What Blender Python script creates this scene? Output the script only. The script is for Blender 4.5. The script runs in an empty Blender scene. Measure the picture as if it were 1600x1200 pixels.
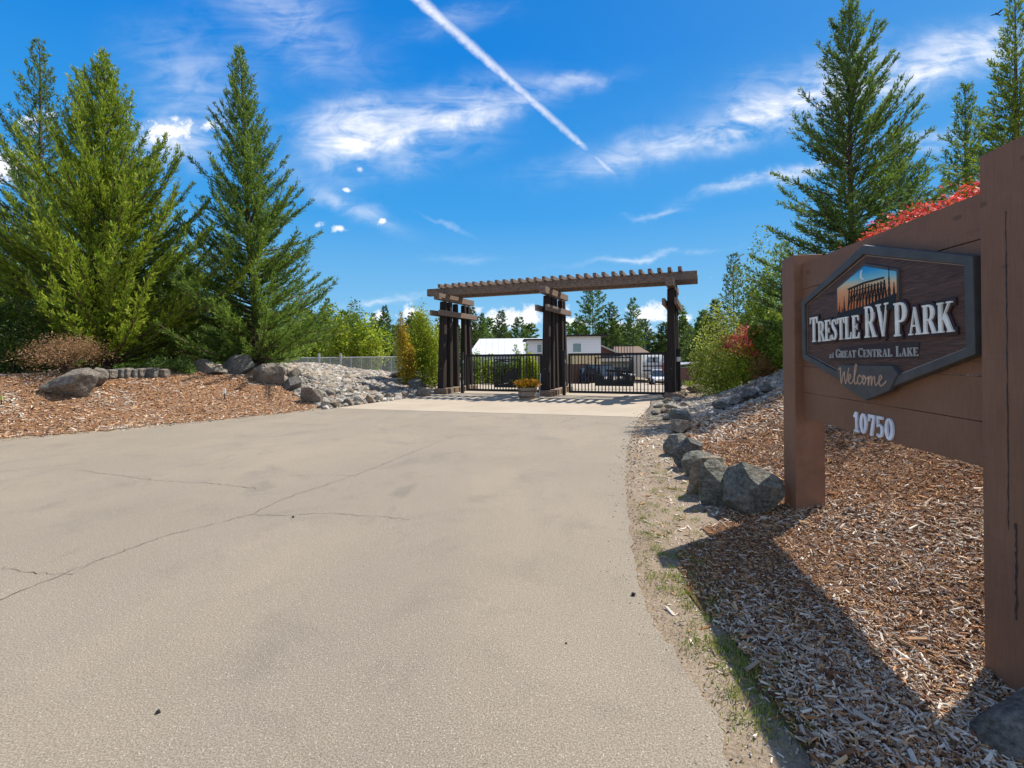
import bpy, math, random
import numpy as np
from mathutils import Vector, Matrix
R = math.radians
S = bpy.context.scene
COL = S.collection
FPX, EYE, ROLL, HY = 760.0, 1.55, 0.0105, 555.0
# ---------------------------------------------------------------- camera
cd = bpy.data.cameras.new('camera'); cam = bpy.data.objects.new('camera', cd); COL.objects.link(cam)
cd.sensor_width = 36; cd.lens = FPX / 1600 * 36; cd.shift_y = -(600 - HY) / 1600
cd.clip_start = 0.05; cd.clip_end = 6000
cr, sr = math.cos(ROLL), math.sin(ROLL)
cam.matrix_world = Matrix(((cr, sr, 0, 0), (0, 0, -1, 0), (-sr, cr, 0, EYE), (0, 0, 0, 1)))
S.camera = cam
# ---------------------------------------------------------------- light
SUN_EL, SUN_AZ = R(53.5), R(58)            # azimuth clockwise from +Y
sd = Vector((math.sin(SUN_AZ) * math.cos(SUN_EL), math.cos(SUN_AZ) * math.cos(SUN_EL), math.sin(SUN_EL)))
sl = bpy.data.lights.new('sun', 'SUN'); sl.energy = 5.0; sl.angle = R(0.5); sl.color = (1, 0.945, 0.85)
so = bpy.data.objects.new('sun', sl); COL.objects.link(so); so.rotation_euler = sd.to_track_quat('Z', 'Y').to_euler()
S.view_settings.view_transform = 'Standard'; S.view_settings.look = 'None'
S.view_settings.gamma = 1; S.view_settings.exposure = 0.66; S.view_settings.use_curve_mapping = False
S.render.engine = 'CYCLES'
try: S.cycles.max_bounces = 8; S.cycles.transparent_max_bounces = 8
except Exception: pass

class NT:
    """small helper round a node tree: values may be numbers, tuples or sockets"""
    def __init__(s, nt): s.nt = nt; nt.nodes.clear()
    def n(s, typ, props=None, **ins):
        nd = s.nt.nodes.new(typ)
        for k, v in (props or {}).items(): setattr(nd, k, v)
        for k, v in ins.items():
            key = int(k[1:]) if k[0] == 'i' and k[1:].isdigit() else k.replace('_', ' ')
            sk = nd.inputs[key]
            if isinstance(v, bpy.types.NodeSocket): s.nt.links.new(v, sk)
            elif isinstance(v, bpy.types.Node): s.nt.links.new(v.outputs[0], sk)
            else: sk.default_value = v
        return nd
    def m(s, op, a, b=0.0, c=0.0, clamp=False):
        return s.n('ShaderNodeMath', {'operation': op, 'use_clamp': clamp}, i0=a, i1=b, i2=c).outputs[0]
    def noise(s, scale, vec=None, detail=4, rough=0.55, dist=0.0):
        nd = s.n('ShaderNodeTexNoise', Scale=scale, Detail=detail, Roughness=rough, Distortion=dist)
        if vec is not None: s.nt.links.new(vec, nd.inputs['Vector'])
        return nd.outputs[0]
    def ramp(s, fac, stops):
        nd = s.n('ShaderNodeValToRGB', i0=fac); cr_ = nd.color_ramp
        while len(cr_.elements) < len(stops): cr_.elements.new(0.5)
        for e, (p, c) in zip(cr_.elements, stops): e.position = p; e.color = (*c, 1) if len(c) == 3 else c
        return nd.outputs[0]
    def mix(s, fac, a, b, mode='MIX'):
        nd = s.n('ShaderNodeMix', {'data_type': 'RGBA', 'blend_type': mode})
        for idx, v in ((0, fac), (6, a), (7, b)):
            if isinstance(v, bpy.types.NodeSocket): s.nt.links.new(v, nd.inputs[idx])
            else: nd.inputs[idx].default_value = v if idx == 0 else ((*v, 1) if len(v) == 3 else v)
        return nd.outputs[2]
    def sm(s, x, lo, hi, a=0.0, b=1.0):
        return s.n('ShaderNodeMapRange', {'interpolation_type': 'SMOOTHSTEP'}, i0=x, i1=lo, i2=hi, i3=a, i4=b).outputs[0]

def uv_of(px, py):      # direction (x/y, z/y) in world axes seen at a picture point
    u, v = (px - 800) / FPX, (HY - py) / FPX
    return u * cr + v * sr, -u * sr + v * cr
# ---------------------------------------------------------------- sky
W = bpy.data.worlds.new('World'); S.world = W; W.use_nodes = True
w = NT(W.node_tree)
sky = w.n('ShaderNodeTexSky', {'sky_type': 'NISHITA', 'sun_disc': False, 'sun_elevation': SUN_EL, 'sun_rotation': SUN_AZ,
                               'air_density': 1.0, 'dust_density': 0.25, 'ozone_density': 2.2, 'altitude': 300})
tc = w.n('ShaderNodeTexCoord'); sp = w.n('ShaderNodeSeparateXYZ', i0=tc.outputs['Generated'])
yy = w.m('MAXIMUM', sp.outputs[1], 0.03)
U0, V0 = w.m('DIVIDE', sp.outputs[0], yy), w.m('DIVIDE', sp.outputs[2], yy)
front = w.sm(sp.outputs[1], 0.05, 0.2)
p0 = w.n('ShaderNodeCombineXYZ', i0=U0, i1=V0).outputs[0]
wn = w.n('ShaderNodeTexNoise', Vector=p0, Scale=7.0, Detail=5.0, Roughness=0.6)
ws = w.n('ShaderNodeSeparateColor', i0=wn.outputs[1])
U = w.m('ADD', U0, w.m('MULTIPLY', w.m('SUBTRACT', ws.outputs[0], 0.5), 0.05))
V = w.m('ADD', V0, w.m('MULTIPLY', w.m('SUBTRACT', ws.outputs[1], 0.5), 0.09))
def ell(px, py, L, Wd, ang, amp=1.0, uu=None, vv=None):    # soft ellipse, sizes in degrees-like units (photo px / FPX)
    cu, cv = uv_of(px, py); a = R(ang)
    du, dv = w.m('SUBTRACT', uu or U, cu), w.m('SUBTRACT', vv or V, cv)
    p = w.m('DIVIDE', w.m('ADD', w.m('MULTIPLY', du, math.cos(a)), w.m('MULTIPLY', dv, math.sin(a))), L / FPX)
    q = w.m('DIVIDE', w.m('SUBTRACT', w.m('MULTIPLY', dv, math.cos(a)), w.m('MULTIPLY', du, math.sin(a))), Wd / FPX)
    return w.m('MULTIPLY', w.m('POWER', 2.718, w.m('MULTIPLY', w.m('ADD', w.m('MULTIPLY', p, p), w.m('MULTIPLY', q, q)), -1.0)), amp)
cir = None
for e in [(545, 205, 62, 36, 12, 1.0), (640, 200, 120, 20, 16, .8), (760, 178, 90, 16, 14, .6), (900, 128, 60, 12, 8, .5), (640, 160, 150, 22, 10, .3),
          (1380, 135, 180, 26, 15, .9), (1180, 185, 120, 26, 17, .75), (1000, 235, 130, 22, 12, .5), (1290, 110, 170, 26, 14, .3),
          (1520, 70, 90, 26, 10, .6), (1200, 280, 95, 9, 15, .75), (1440, 220, 60, 12, 4, .4), (545, 318, 70, 12, -28, .5), (455, 40, 120, 50, -30, .33),
          (600, 468, 55, 5, 7, .5), (1010, 402, 85, 4.5, 5, .5), (1025, 332, 34, 4, 2, .45), (700, 350, 30, 3, -28, .3),
          (300, 120, 90, 60, -30, .28), (640, 250, 110, 22, 14, .28), (720, 30, 70, 16, 10, .25), (270, 215, 70, 34, 6, .8), (720, 408, 50, 6, 4, .2)]:
    v = ell(*e); cir = v if cir is None else w.m('ADD', cir, v)
rot = w.n('ShaderNodeMapping', {'vector_type': 'POINT'}, Vector=p0, Rotation=(0, 0, R(-14)), Scale=(2.2, 12.0, 1.0))
fib = w.noise(1.6, rot.outputs[0], 8, 0.62, 1.2)
rot2 = w.n('ShaderNodeMapping', {'vector_type': 'POINT'}, Vector=p0, Rotation=(0, 0, R(-24)), Scale=(5.0, 9.0, 1.0))
fib2 = w.noise(1.5, rot2.outputs[0], 9, 0.6, 1.6)
fb = w.m('ADD', w.sm(fib, 0.32, 0.70, 0.0, 0.55), w.sm(fib2, 0.30, 0.70, 0.0, 0.75))
cirrus = w.m('MULTIPLY', w.m('MULTIPLY', cir, fb), 0.95, clamp=True)
# contrail: a straight band with a lumpy edge, thinner to the far end
(a0, b0), (a1, b1) = uv_of(640, -14), uv_of(968, 279)
ln = math.hypot(a1 - a0, b1 - b0); dx, dy = (a1 - a0) / ln, (b1 - b0) / ln
cn = w.n('ShaderNodeTexNoise', Vector=p0, Scale=60.0, Detail=3.0, Roughness=0.6)
du, dv = w.m('SUBTRACT', U0, a0), w.m('SUBTRACT', V0, b0)
al = w.m('DIVIDE', w.m('ADD', w.m('MULTIPLY', du, dx), w.m('MULTIPLY', dv, dy)), ln)
ac = w.m('ABSOLUTE', w.m('ADD', w.m('SUBTRACT', w.m('MULTIPLY', dv, dx), w.m('MULTIPLY', du, dy)), w.m('MULTIPLY', w.m('SUBTRACT', cn.outputs[0], 0.5), 0.008)))
wid = w.m('ADD', w.m('MULTIPLY', al, -0.0075), 0.0135)
trail = w.sm(w.m('DIVIDE', ac, wid), 0.0, 1.3, 0.82, 0.0)
trail = w.m('MULTIPLY', trail, w.sm(al, 0.95, 1.0, 1.0, 0.0))
trail = w.m('MULTIPLY', trail, w.sm(w.m('ABSOLUTE', w.m('SUBTRACT', al, 0.86)), 0.0, 0.05, 0.15, 1.0))
trail = w.m('MULTIPLY', trail, w.m('SUBTRACT', w.sm(cn.outputs[0], 0.25, 0.6, 0.65, 0.95), w.m('MULTIPLY', w.m('MAXIMUM', al, 0.0), 0.38)), clamp=True)
# cumulus: sharp-edged puffs low over the trees and small ones higher up
cum = None
for e in [(800, 500, 62, 20, 0, 1.15), (830, 492, 34, 18, 0, 1.1), (760, 512, 50, 16, 0, 1.0), (745, 485, 14, 9, 0, .9), (1020, 492, 44, 18, 0, 1.15), (1035, 480, 20, 12, 0, 1.0),
          (985, 510, 50, 14, 0, 1.0), (1068, 496, 16, 9, 0, .9), (590, 500, 20, 16, 0, 1.0), (645, 492, 26, 14, 0, 1.1), (700, 510, 30, 12, 0, 1.0), (895, 505, 30, 12, 0, 1.1), (880, 480, 14, 10, 0, .7), (500, 351, 11, 7, 5, .8), (530, 357, 15, 6, -5, .75),
          (596, 346, 10, 7, 0, .8), (541, 296, 15, 5, 0, .65), (564, 264, 13, 6, -10, .65), (262, 205, 50, 24, 8, 1.1), (320, 200, 40, 14, 15, .8), (8, 260, 40, 34, 0, 1.1), (60, 190, 50, 20, 0, .8)]:
    v = ell(*e, uu=U0, vv=V0); cum = v if cum is None else w.m('MAXIMUM', cum, v)
pn = w.noise(40.0, p0, 8, 0.66)
cumm = w.sm(w.m('ADD', cum, w.m('MULTIPLY', w.m('SUBTRACT', pn, 0.5), 2.3)), 0.38, 1.05)
hz_ = w.m('MULTIPLY', w.sm(V0, 0.0, 0.12, 0.25, 0.0), 1.0)
tot = w.m('MAXIMUM', w.m('MAXIMUM', cirrus, trail), cumm)
tot = w.m('MULTIPLY', w.m('MULTIPLY', tot, front), w.m('GREATER_THAN', sp.outputs[2], 0.0))
el = w.m('DIVIDE', sp.outputs[2], w.m('SQRT', w.m('ADD', w.m('MULTIPLY', sp.outputs[0], sp.outputs[0]), w.m('MULTIPLY', sp.outputs[1], sp.outputs[1]))))
blue = w.ramp(w.m('DIVIDE', w.m('MAXIMUM', el, 0.0), 1.0), [(0.0, (0.33, 0.64, 0.88)), (0.10, (0.20, 0.53, 0.87)), (0.28, (0.045, 0.36, 0.84)), (0.60, (0.002, 0.235, 0.76)), (1.0, (0.002, 0.18, 0.62))])
az = w.m('ADD', w.m('MULTIPLY', w.m('SUBTRACT', sp.outputs[0], 0.0), 0.9), 0.0)
blue = w.mix(w.m('MULTIPLY', w.sm(az, -0.1, 0.9), w.sm(el, 0.05, 0.7, 0.2, 0.45)), blue, (0.16, 0.43, 0.78))
tint = w.n('ShaderNodeVectorMath', {'operation': 'SCALE'}, i0=blue, Scale=9.0).outputs[0]
skc = w.mix(0.93, sky.outputs[0], tint)
ccol = w.mix(w.sm(w.noise(16.0, p0, 4, 0.5), 0.3, 0.7), (8.6, 8.9, 9.6), (10.6, 10.6, 10.8))
# unseen broken white cloud, added behind the photographer to lift the shade
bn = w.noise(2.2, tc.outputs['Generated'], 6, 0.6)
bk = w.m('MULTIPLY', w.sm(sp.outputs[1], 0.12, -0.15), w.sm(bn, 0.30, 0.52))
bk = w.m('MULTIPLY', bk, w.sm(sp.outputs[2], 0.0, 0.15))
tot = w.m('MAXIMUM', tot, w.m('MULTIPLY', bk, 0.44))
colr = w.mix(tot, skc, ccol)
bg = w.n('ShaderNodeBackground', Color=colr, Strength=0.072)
out = w.n('ShaderNodeOutputWorld', Surface=bg)

# ================================================================ materials
MATS = {}
def mat(name, fn=None, rough=0.8, col=None, metal=0.0, bump=None, spec=0.3):
    if name in MATS: return MATS[name]
    m = bpy.data.materials.new(name); m.use_nodes = True; t = NT(m.node_tree)
    b = t.n('ShaderNodeBsdfPrincipled', Roughness=rough, Metallic=metal); b.inputs['Specular IOR Level'].default_value = spec
    o = t.n('ShaderNodeOutputMaterial', Surface=b)
    if fn:
        r = fn(t, b, o)
        if r is not None: t.nt.links.new(r, b.inputs['Base Color'])
    else:   # plain paint with slight unevenness
        tcn = t.n('ShaderNodeTexCoord').outputs['Object']
        k = t.noise(9.0, tcn, 5, 0.6)
        c = t.mix(t.sm(k, 0.3, 0.7), tuple(x * 0.82 for x in col), tuple(min(1, x * 1.12) for x in col))
        t.nt.links.new(c, b.inputs['Base Color'])
    if bump:
        tcn = t.n('ShaderNodeTexCoord').outputs['Object']
        k = t.noise(bump[0], tcn, 6, 0.65)
        bn = t.n('ShaderNodeBump', Strength=bump[1], Distance=bump[2], Height=k)
        t.nt.links.new(bn.outputs[0], b.inputs['Normal'])
    MATS[name] = m; return m

def obj_co(t): return t.n('ShaderNodeTexCoord').outputs['Object']
def pos(t): return t.n('ShaderNodeNewGeometry').outputs['Position']
def attr_col(t): return t.n('ShaderNodeAttribute', {'attribute_name': 'col'}).outputs['Color']

def f_asphalt(t, b, o):
    p = pos(t)
    lane_ = t.n('ShaderNodeMapping', Vector=p, Rotation=(0, 0, R(12)), Scale=(1.0, 0.16, 1.0)).outputs[0]
    big = t.noise(0.30, p, 5, 0.6); mid = t.noise(1.3, p, 7, 0.68, 0.6); fine = t.noise(120.0, p, 3, 0.75); med = t.noise(30.0, p, 5, 0.72); band = t.noise(0.9, lane_, 4, 0.55)
    c = t.mix(t.sm(big, 0.32, 0.68), (0.232, 0.192, 0.140), (0.292, 0.240, 0.176))
    c = t.mix(t.m('MULTIPLY', t.sm(band, 0.42, 0.62), 0.45), c, (0.215, 0.182, 0.142))
    c = t.mix(t.m('MULTIPLY', t.sm(mid, 0.50, 0.70), 0.75), c, (0.175, 0.148, 0.112))
    c = t.mix(t.m('MULTIPLY', t.sm(t.noise(0.8, p, 6, 0.7, 0.4), 0.55, 0.75), 0.4), c, (0.34, 0.275, 0.20))
    c = t.mix(t.m('MULTIPLY', t.sm(t.noise(0.55, p, 5, 0.6, 0.8), 0.60, 0.70), 0.6), c, (0.12, 0.105, 0.086))
    c = t.mix(t.sm(fine, 0.36, 0.66), t.mix(0.48, c, (0.06, 0.05, 0.04)), t.mix(0.24, c, (0.50, 0.44, 0.36)))
    c = t.mix(t.m('MULTIPLY', t.sm(med, 0.42, 0.28), 0.55), c, (0.09, 0.075, 0.06))
    vo = t.n('ShaderNodeTexVoronoi', Vector=p, Scale=85.0)
    c = t.mix(t.m('MULTIPLY', t.sm(vo.outputs['Distance'], 0.28, 0.12), t.sm(t.noise(40.0, p, 2), 0.46, 0.6)), c, (0.47, 0.43, 0.37))
    h = t.m('ADD', t.m('MULTIPLY', fine, 0.6), med)
    t.nt.links.new(t.n('ShaderNodeBump', Strength=0.7, Distance=0.007, Height=h).outputs[0], b.inputs['Normal'])
    return c
M_asph = mat('worn_asphalt', f_asphalt, 0.9, spec=0.2)
def f_conc(t, b, o):
    p = pos(t)
    c = t.mix(t.sm(t.noise(0.7, p, 5, 0.6), 0.3, 0.7), (0.325, 0.265, 0.195), (0.395, 0.33, 0.25))
    c = t.mix(t.m('MULTIPLY', t.sm(t.noise(60.0, p, 3, 0.7), 0.35, 0.65), 0.5), c, (0.30, 0.25, 0.19))
    return c
M_conc = mat('pale_concrete', f_conc, 0.9, bump=(40, 0.3, 0.004))
def f_dirt(t, b, o):
    p = pos(t)
    c = t.mix(t.sm(t.noise(1.5, p, 5, 0.6), 0.3, 0.7), (0.24, 0.175, 0.115), (0.33, 0.255, 0.18))
    c = t.mix(t.sm(t.noise(55.0, p, 5, 0.75), 0.35, 0.68), t.mix(0.4, c, (0.08, 0.055, 0.035)), t.mix(0.25, c, (0.42, 0.36, 0.28)))
    h = t.m('ADD', t.noise(45.0, p, 6, 0.7), t.m('MULTIPLY', t.noise(9.0, p, 4), 1.5))
    t.nt.links.new(t.n('ShaderNodeBump', Strength=0.8, Distance=0.02, Height=h).outputs[0], b.inputs['Normal'])
    return c
M_dirt = mat('dry_dirt', f_dirt, 0.95, spec=0.1)
def f_mulch(t, b, o):
    p = pos(t)
    c = t.mix(t.sm(t.noise(0.9, p, 4, 0.6), 0.3, 0.7), (0.24, 0.12, 0.062), (0.32, 0.175, 0.095))
    c = t.mix(t.sm(t.noise(34.0, p, 5, 0.8), 0.35, 0.66), t.mix(0.6, c, (0.03, 0.016, 0.01)), t.mix(0.25, c, (0.42, 0.25, 0.15)))
    h = t.noise(30.0, p, 7, 0.8)
    t.nt.links.new(t.n('ShaderNodeBump', Strength=1.0, Distance=0.03, Height=h).outputs[0], b.inputs['Normal'])
    return c
M_mulch = mat('bark_mulch', f_mulch, 0.95, spec=0.1)
def f_gravelbed(t, b, o):
    p = pos(t)
    vo = t.n('ShaderNodeTexVoronoi', Vector=p, Scale=14.0)
    c = t.mix(0.35, (0.24, 0.205, 0.165), vo.outputs['Color'], 'SOFT_LIGHT')
    c = t.mix(t.sm(vo.outputs['Distance'], 0.35, 0.7), c, (0.10, 0.085, 0.065))
    t.nt.links.new(t.n('ShaderNodeBump', {'invert': True}, Strength=1.0, Distance=0.05, Height=vo.outputs['Distance']).outputs[0], b.inputs['Normal'])
    return c
M_gbed = mat('gravel_bed', f_gravelbed, 0.95, spec=0.1)
def f_attr_rough(t, b, o): return attr_col(t)
M_chip = mat('wood_chip', f_attr_rough, 0.8, spec=0.15)
def f_stone(t, b, o):
    p = obj_co(t); a = attr_col(t)
    k = t.noise(22.0, p, 7, 0.7)
    c = t.mix(t.sm(k, 0.3, 0.72), t.mix(0.5, a, (0.04, 0.035, 0.03)), t.mix(0.2, a, (0.6, 0.57, 0.5)))
    t.nt.links.new(t.n('ShaderNodeBump', Strength=0.5, Distance=0.02, Height=k).outputs[0], b.inputs['Normal'])
    return c
M_stone = mat('loose_stone', f_stone, 0.9, spec=0.2)
def boulder_mat(name, c0, c1, c2):
    def f(t, b, o):
        p = obj_co(t); st = t.n('ShaderNodeMapping', Vector=p, Rotation=(.4, .9, .2), Scale=(1, 1, 3.2)).outputs[0]
        k1 = t.noise(3.2, p, 6, 0.65, 0.8); k2 = t.noise(30.0, p, 8, 0.78); k3 = t.noise(1.6, p, 4, 0.6, 1.2); k4 = t.noise(5.0, st, 8, 0.72, .5)
        c = t.mix(t.sm(k1, 0.38, 0.62), c0, c1)
        c = t.mix(t.m('MULTIPLY', t.sm(k3, 0.50, 0.62), 0.85), c, c2)
        c = t.mix(t.m('MULTIPLY', t.sm(k4, 0.52, 0.36), 0.6), c, tuple(x * .35 for x in c0))
        c = t.mix(t.sm(k2, 0.34, 0.68), t.mix(0.55, c, (0.02, 0.02, 0.018)), t.mix(0.25, c, (0.55, 0.52, 0.45)))
        c = t.mix(t.m('MULTIPLY', t.sm(t.noise(7.0, p, 6, .7), 0.60, 0.66), .6), c, (0.42, 0.42, 0.34))
        h = t.m('ADD', t.m('ADD', t.m('MULTIPLY', k2, 0.35), k4), t.m('MULTIPLY', k1, .6))
        t.nt.links.new(t.n('ShaderNodeBump', Strength=1.0, Distance=0.07, Height=h).outputs[0], b.inputs['Normal'])
        return c
    return mat(name, f, 0.9, spec=0.2)
M_bgreen = boulder_mat('greenish_grey_rock', (0.17, 0.17, 0.135), (0.33, 0.32, 0.255), (0.36, 0.27, 0.165))
M_bgrey = boulder_mat('grey_brown_rock', (0.18, 0.14, 0.105), (0.30, 0.25, 0.195), (0.22, 0.16, 0.11))
M_btan = boulder_mat('tan_rock', (0.34, 0.25, 0.16), (0.45, 0.35, 0.24), (0.34, 0.20, 0.10))
M_bdark = boulder_mat('dark_rock', (0.10, 0.095, 0.088), (0.19, 0.18, 0.16), (0.15, 0.12, 0.09))
M_bpale = boulder_mat('pale_rock', (0.48, 0.42, 0.33), (0.62, 0.56, 0.46), (0.48, 0.36, 0.24))

def f_leaf(t, b, o):
    a = attr_col(t)
    tr = t.n('ShaderNodeBsdfTranslucent', Color=t.mix(0.35, a, (0.16, 0.22, 0.01)))
    t.nt.links.new(a, b.inputs['Base Color'])
    mx = t.n('ShaderNodeMixShader', i0=0.38, i1=b.outputs[0], i2=tr.outputs[0])
    t.nt.links.new(mx.outputs[0], o.inputs['Surface'])
M_leaf = mat('foliage', f_leaf, 0.6, spec=0.25)
def f_bark(t, b, o):
    p = obj_co(t)
    mp = t.n('ShaderNodeMapping', Vector=p, Scale=(1, 1, 0.15))
    k = t.noise(20.0, mp.outputs[0], 5, 0.7)
    return t.mix(t.sm(k, 0.3, 0.7), (0.05, 0.032, 0.02), (0.17, 0.115, 0.075))
M_bark = mat('bark', f_bark, 0.9)
def wood_mat(name, c0, c1, c2, axis=2, rough=0.75, grain=26.0, zst=0.06, bstr=0.35):
    def f(t, b, o):
        p = obj_co(t); s = [1, 1, 1]; s[axis] = zst
        mp = t.n('ShaderNodeMapping', Vector=p, Scale=tuple(s))
        k = t.noise(grain, mp.outputs[0], 6, 0.65, 0.5); k2 = t.noise(2.5, mp.outputs[0], 4, 0.6, 0.6)
        c = t.mix(t.sm(k, 0.32, 0.68), c0, c1); c = t.mix(t.sm(k2, 0.5, 0.72), c, c2)
        t.nt.links.new(t.n('ShaderNodeBump', Strength=bstr, Distance=0.01, Height=k).outputs[0], b.inputs['Normal'])
        return c
    return mat(name, f, rough, spec=0.25)
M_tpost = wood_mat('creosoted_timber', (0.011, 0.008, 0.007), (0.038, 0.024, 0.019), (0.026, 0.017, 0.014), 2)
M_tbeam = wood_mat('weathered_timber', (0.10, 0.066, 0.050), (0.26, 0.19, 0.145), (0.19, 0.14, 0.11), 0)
def board_mat(name, c0, c1):
    # painted rough-sawn lumber: coordinates are along the sign (x), up (y), out (z)
    def f(t, b, o):
        p = obj_co(t)
        s1 = t.n('ShaderNodeMapping', Vector=p, Scale=(90.0, 4.0, 4.0)).outputs[0]       # saw marks
        s2 = t.n('ShaderNodeMapping', Vector=p, Scale=(1.2, 30.0, 30.0)).outputs[0]      # grain
        k1 = t.noise(1.6, s1, 3, 0.6, 0.3); k2 = t.noise(1.4, s2, 6, 0.7, 0.4); k3 = t.noise(2.0, p, 5, 0.6); k4 = t.noise(70.0, p, 3, 0.6)
        c = t.mix(t.sm(k3, 0.3, 0.7), c0, c1)
        c = t.mix(t.m('MULTIPLY', t.sm(k2, 0.58, 0.75), 0.55), c, tuple(x * 0.45 for x in c0))
        c = t.mix(t.m('MULTIPLY', t.sm(k4, 0.70, 0.78), 0.5), c, (0.02, 0.015, 0.01))
        c = t.mix(t.m('MULTIPLY', t.sm(k1, 0.42, 0.6), 0.16), c, tuple(x * 0.3 for x in c0))
        kn = t.n('ShaderNodeTexVoronoi', Vector=t.n('ShaderNodeMapping', Vector=p, Scale=(1.0, 2.4, 1.6)).outputs[0], Scale=1.7).outputs['Distance']
        c = t.mix(t.m('MULTIPLY', t.sm(kn, 0.075, 0.04), 0.5), c, tuple(x * 0.3 for x in c0))
        h = t.m('ADD', t.m('MULTIPLY', k1, 0.8), k2)
        t.nt.links.new(t.n('ShaderNodeBump', Strength=0.5, Distance=0.004, Height=h).outputs[0], b.inputs['Normal'])
        return c
    return mat(name, f, 0.62, spec=0.3)
M_brown = board_mat('brown_painted_lumber', (0.215, 0.106, 0.060), (0.262, 0.132, 0.077))
def f_signwood(t, b, o):
    p = obj_co(t)
    s = t.n('ShaderNodeMapping', Vector=p, Scale=(0.9, 13.0, 1.0), Rotation=(0, 0, R(-7))).outputs[0]
    wv = t.noise(1.7, s, 6, 0.6, 1.6); k2 = t.noise(9.0, s, 5, 0.7, 0.5)
    c = t.ramp(wv, [(0.3, (0.038, 0.017, 0.012)), (0.45, (0.135, 0.068, 0.047)), (0.55, (0.075, 0.036, 0.026)), (0.7, (0.19, 0.105, 0.075))])
    c = t.mix(t.sm(k2, 0.4, 0.7), c, (0.05, 0.026, 0.022))
    t.nt.links.new(t.n('ShaderNodeBump', Strength=0.5, Distance=0.006, Height=wv).outputs[0], b.inputs['Normal'])
    return c
M_swood = mat('stained_carved_wood', f_signwood, 0.55)
M_sframe = mat('slate_paint', None, 0.5, (0.078, 0.076, 0.074), bump=(60, .15, .002))
M_sedge = mat('near_black_paint', None, 0.5, (0.03, 0.033, 0.038))
M_white = mat('white_letter_paint', None, 0.5, (0.88, 0.85, 0.75))
M_greyl = mat('grey_letter_paint', None, 0.5, (0.42, 0.41, 0.37))
M_tanl = mat('tan_letter_paint', None, 0.5, (0.50, 0.32, 0.22))
M_purple = mat('dark_purple_outline_paint', None, 0.5, (0.040, 0.022, 0.026))
M_num = mat('white_house_number', None, 0.4, (0.80, 0.82, 0.86))
M_gold = mat('gold_line_paint', None, 0.6, (0.33, 0.24, 0.19))
def f_emblem(t, b, o):
    p = obj_co(t); s = t.n('ShaderNodeSeparateXYZ', i0=p)
    f = t.m('ADD', t.m('ADD', s.outputs[1], t.m('MULTIPLY', s.outputs[0], 0.10)), t.m('MULTIPLY', t.m('SUBTRACT', t.noise(5.0, p, 4), 0.5), 0.035))
    k = t.n('ShaderNodeMapRange', i0=f, i1=0.10, i2=0.40).outputs[0]
    return t.ramp(k, [(0.0, (0.66, 0.19, 0.06)), (0.38, (0.80, 0.36, 0.15)), (0.55, (0.72, 0.55, 0.33)), (0.66, (0.22, 0.55, 0.62)), (0.85, (0.02, 0.34, 0.66)), (1.0, (0.01, 0.22, 0.55))])
M_emb = mat('painted_sunset', f_emblem, 0.5)
M_gate = mat('black_steel', None, 0.45, (0.012, 0.011, 0.011))
M_galv = mat('galvanised_steel', None, 0.4, (0.42, 0.44, 0.45), metal=0.6)
M_glass = mat('dark_glass', None, 0.08, (0.03, 0.04, 0.05), spec=0.8)
M_winl = mat('pale_reflecting_glass', None, 0.1, (0.22, 0.32, 0.34), spec=0.8)
M_tyre = mat('tyre_rubber', None, 0.85, (0.015, 0.015, 0.015))
M_chrome = mat('chrome', None, 0.2, (0.6, 0.6, 0.6), metal=1.0)

# ================================================================ object helpers
def newmesh(name, v, f, m=None, col=None, smooth=False):
    me = bpy.data.meshes.new(name)
    if isinstance(v, np.ndarray) and isinstance(f, np.ndarray):
        n, k = f.shape
        me.vertices.add(len(v)); me.vertices.foreach_set('co', v.astype(np.float32).ravel())
        me.loops.add(n * k); me.loops.foreach_set('vertex_index', f.astype(np.int32).ravel())
        me.polygons.add(n); me.polygons.foreach_set('loop_start', np.arange(0, n * k, k, dtype=np.int32))
        try: me.polygons.foreach_set('loop_total', np.full(n, k, dtype=np.int32))
        except Exception: pass
        me.update(calc_edges=True)
    else:
        me.from_pydata([tuple(p) for p in v], [], [tuple(q) for q in f]); me.update()
    if col is not None:
        a = me.attributes.new('col', 'FLOAT_COLOR', 'POINT')
        c4 = np.ones((len(me.vertices), 4), np.float32); c4[:, :3] = col
        a.data.foreach_set('color', c4.ravel())
    if m: me.materials.append(m)
    me.polygons.foreach_set('use_smooth', np.full(len(me.polygons), smooth))
    return me
def link(name, me, parent=None, loc=None):
    o = bpy.data.objects.new(name, me); COL.objects.link(o)
    if parent: o.parent = parent
    if loc is not None: o.location = loc
    return o
def tag(o, label=None, cat=None, group=None, kind=None):
    if label: o['label'] = label
    if cat: o['category'] = cat
    if group: o['group'] = group
    if kind: o['kind'] = kind
    return o
def thing(name, label, cat, loc=(0, 0, 0), rz=0.0, group=None):
    o = bpy.data.objects.new(name, None); COL.objects.link(o); o.empty_display_size = 0.2
    o.location = loc; o.rotation_euler = (0, 0, rz); return tag(o, label, cat, group)
def copy_tree(o, parent=None):
    c = o.copy(); COL.objects.link(c)
    if parent: c.parent = parent
    for ch in list(o.children):
        if ch.name != c.name: copy_tree(ch, c)
    return c

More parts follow.
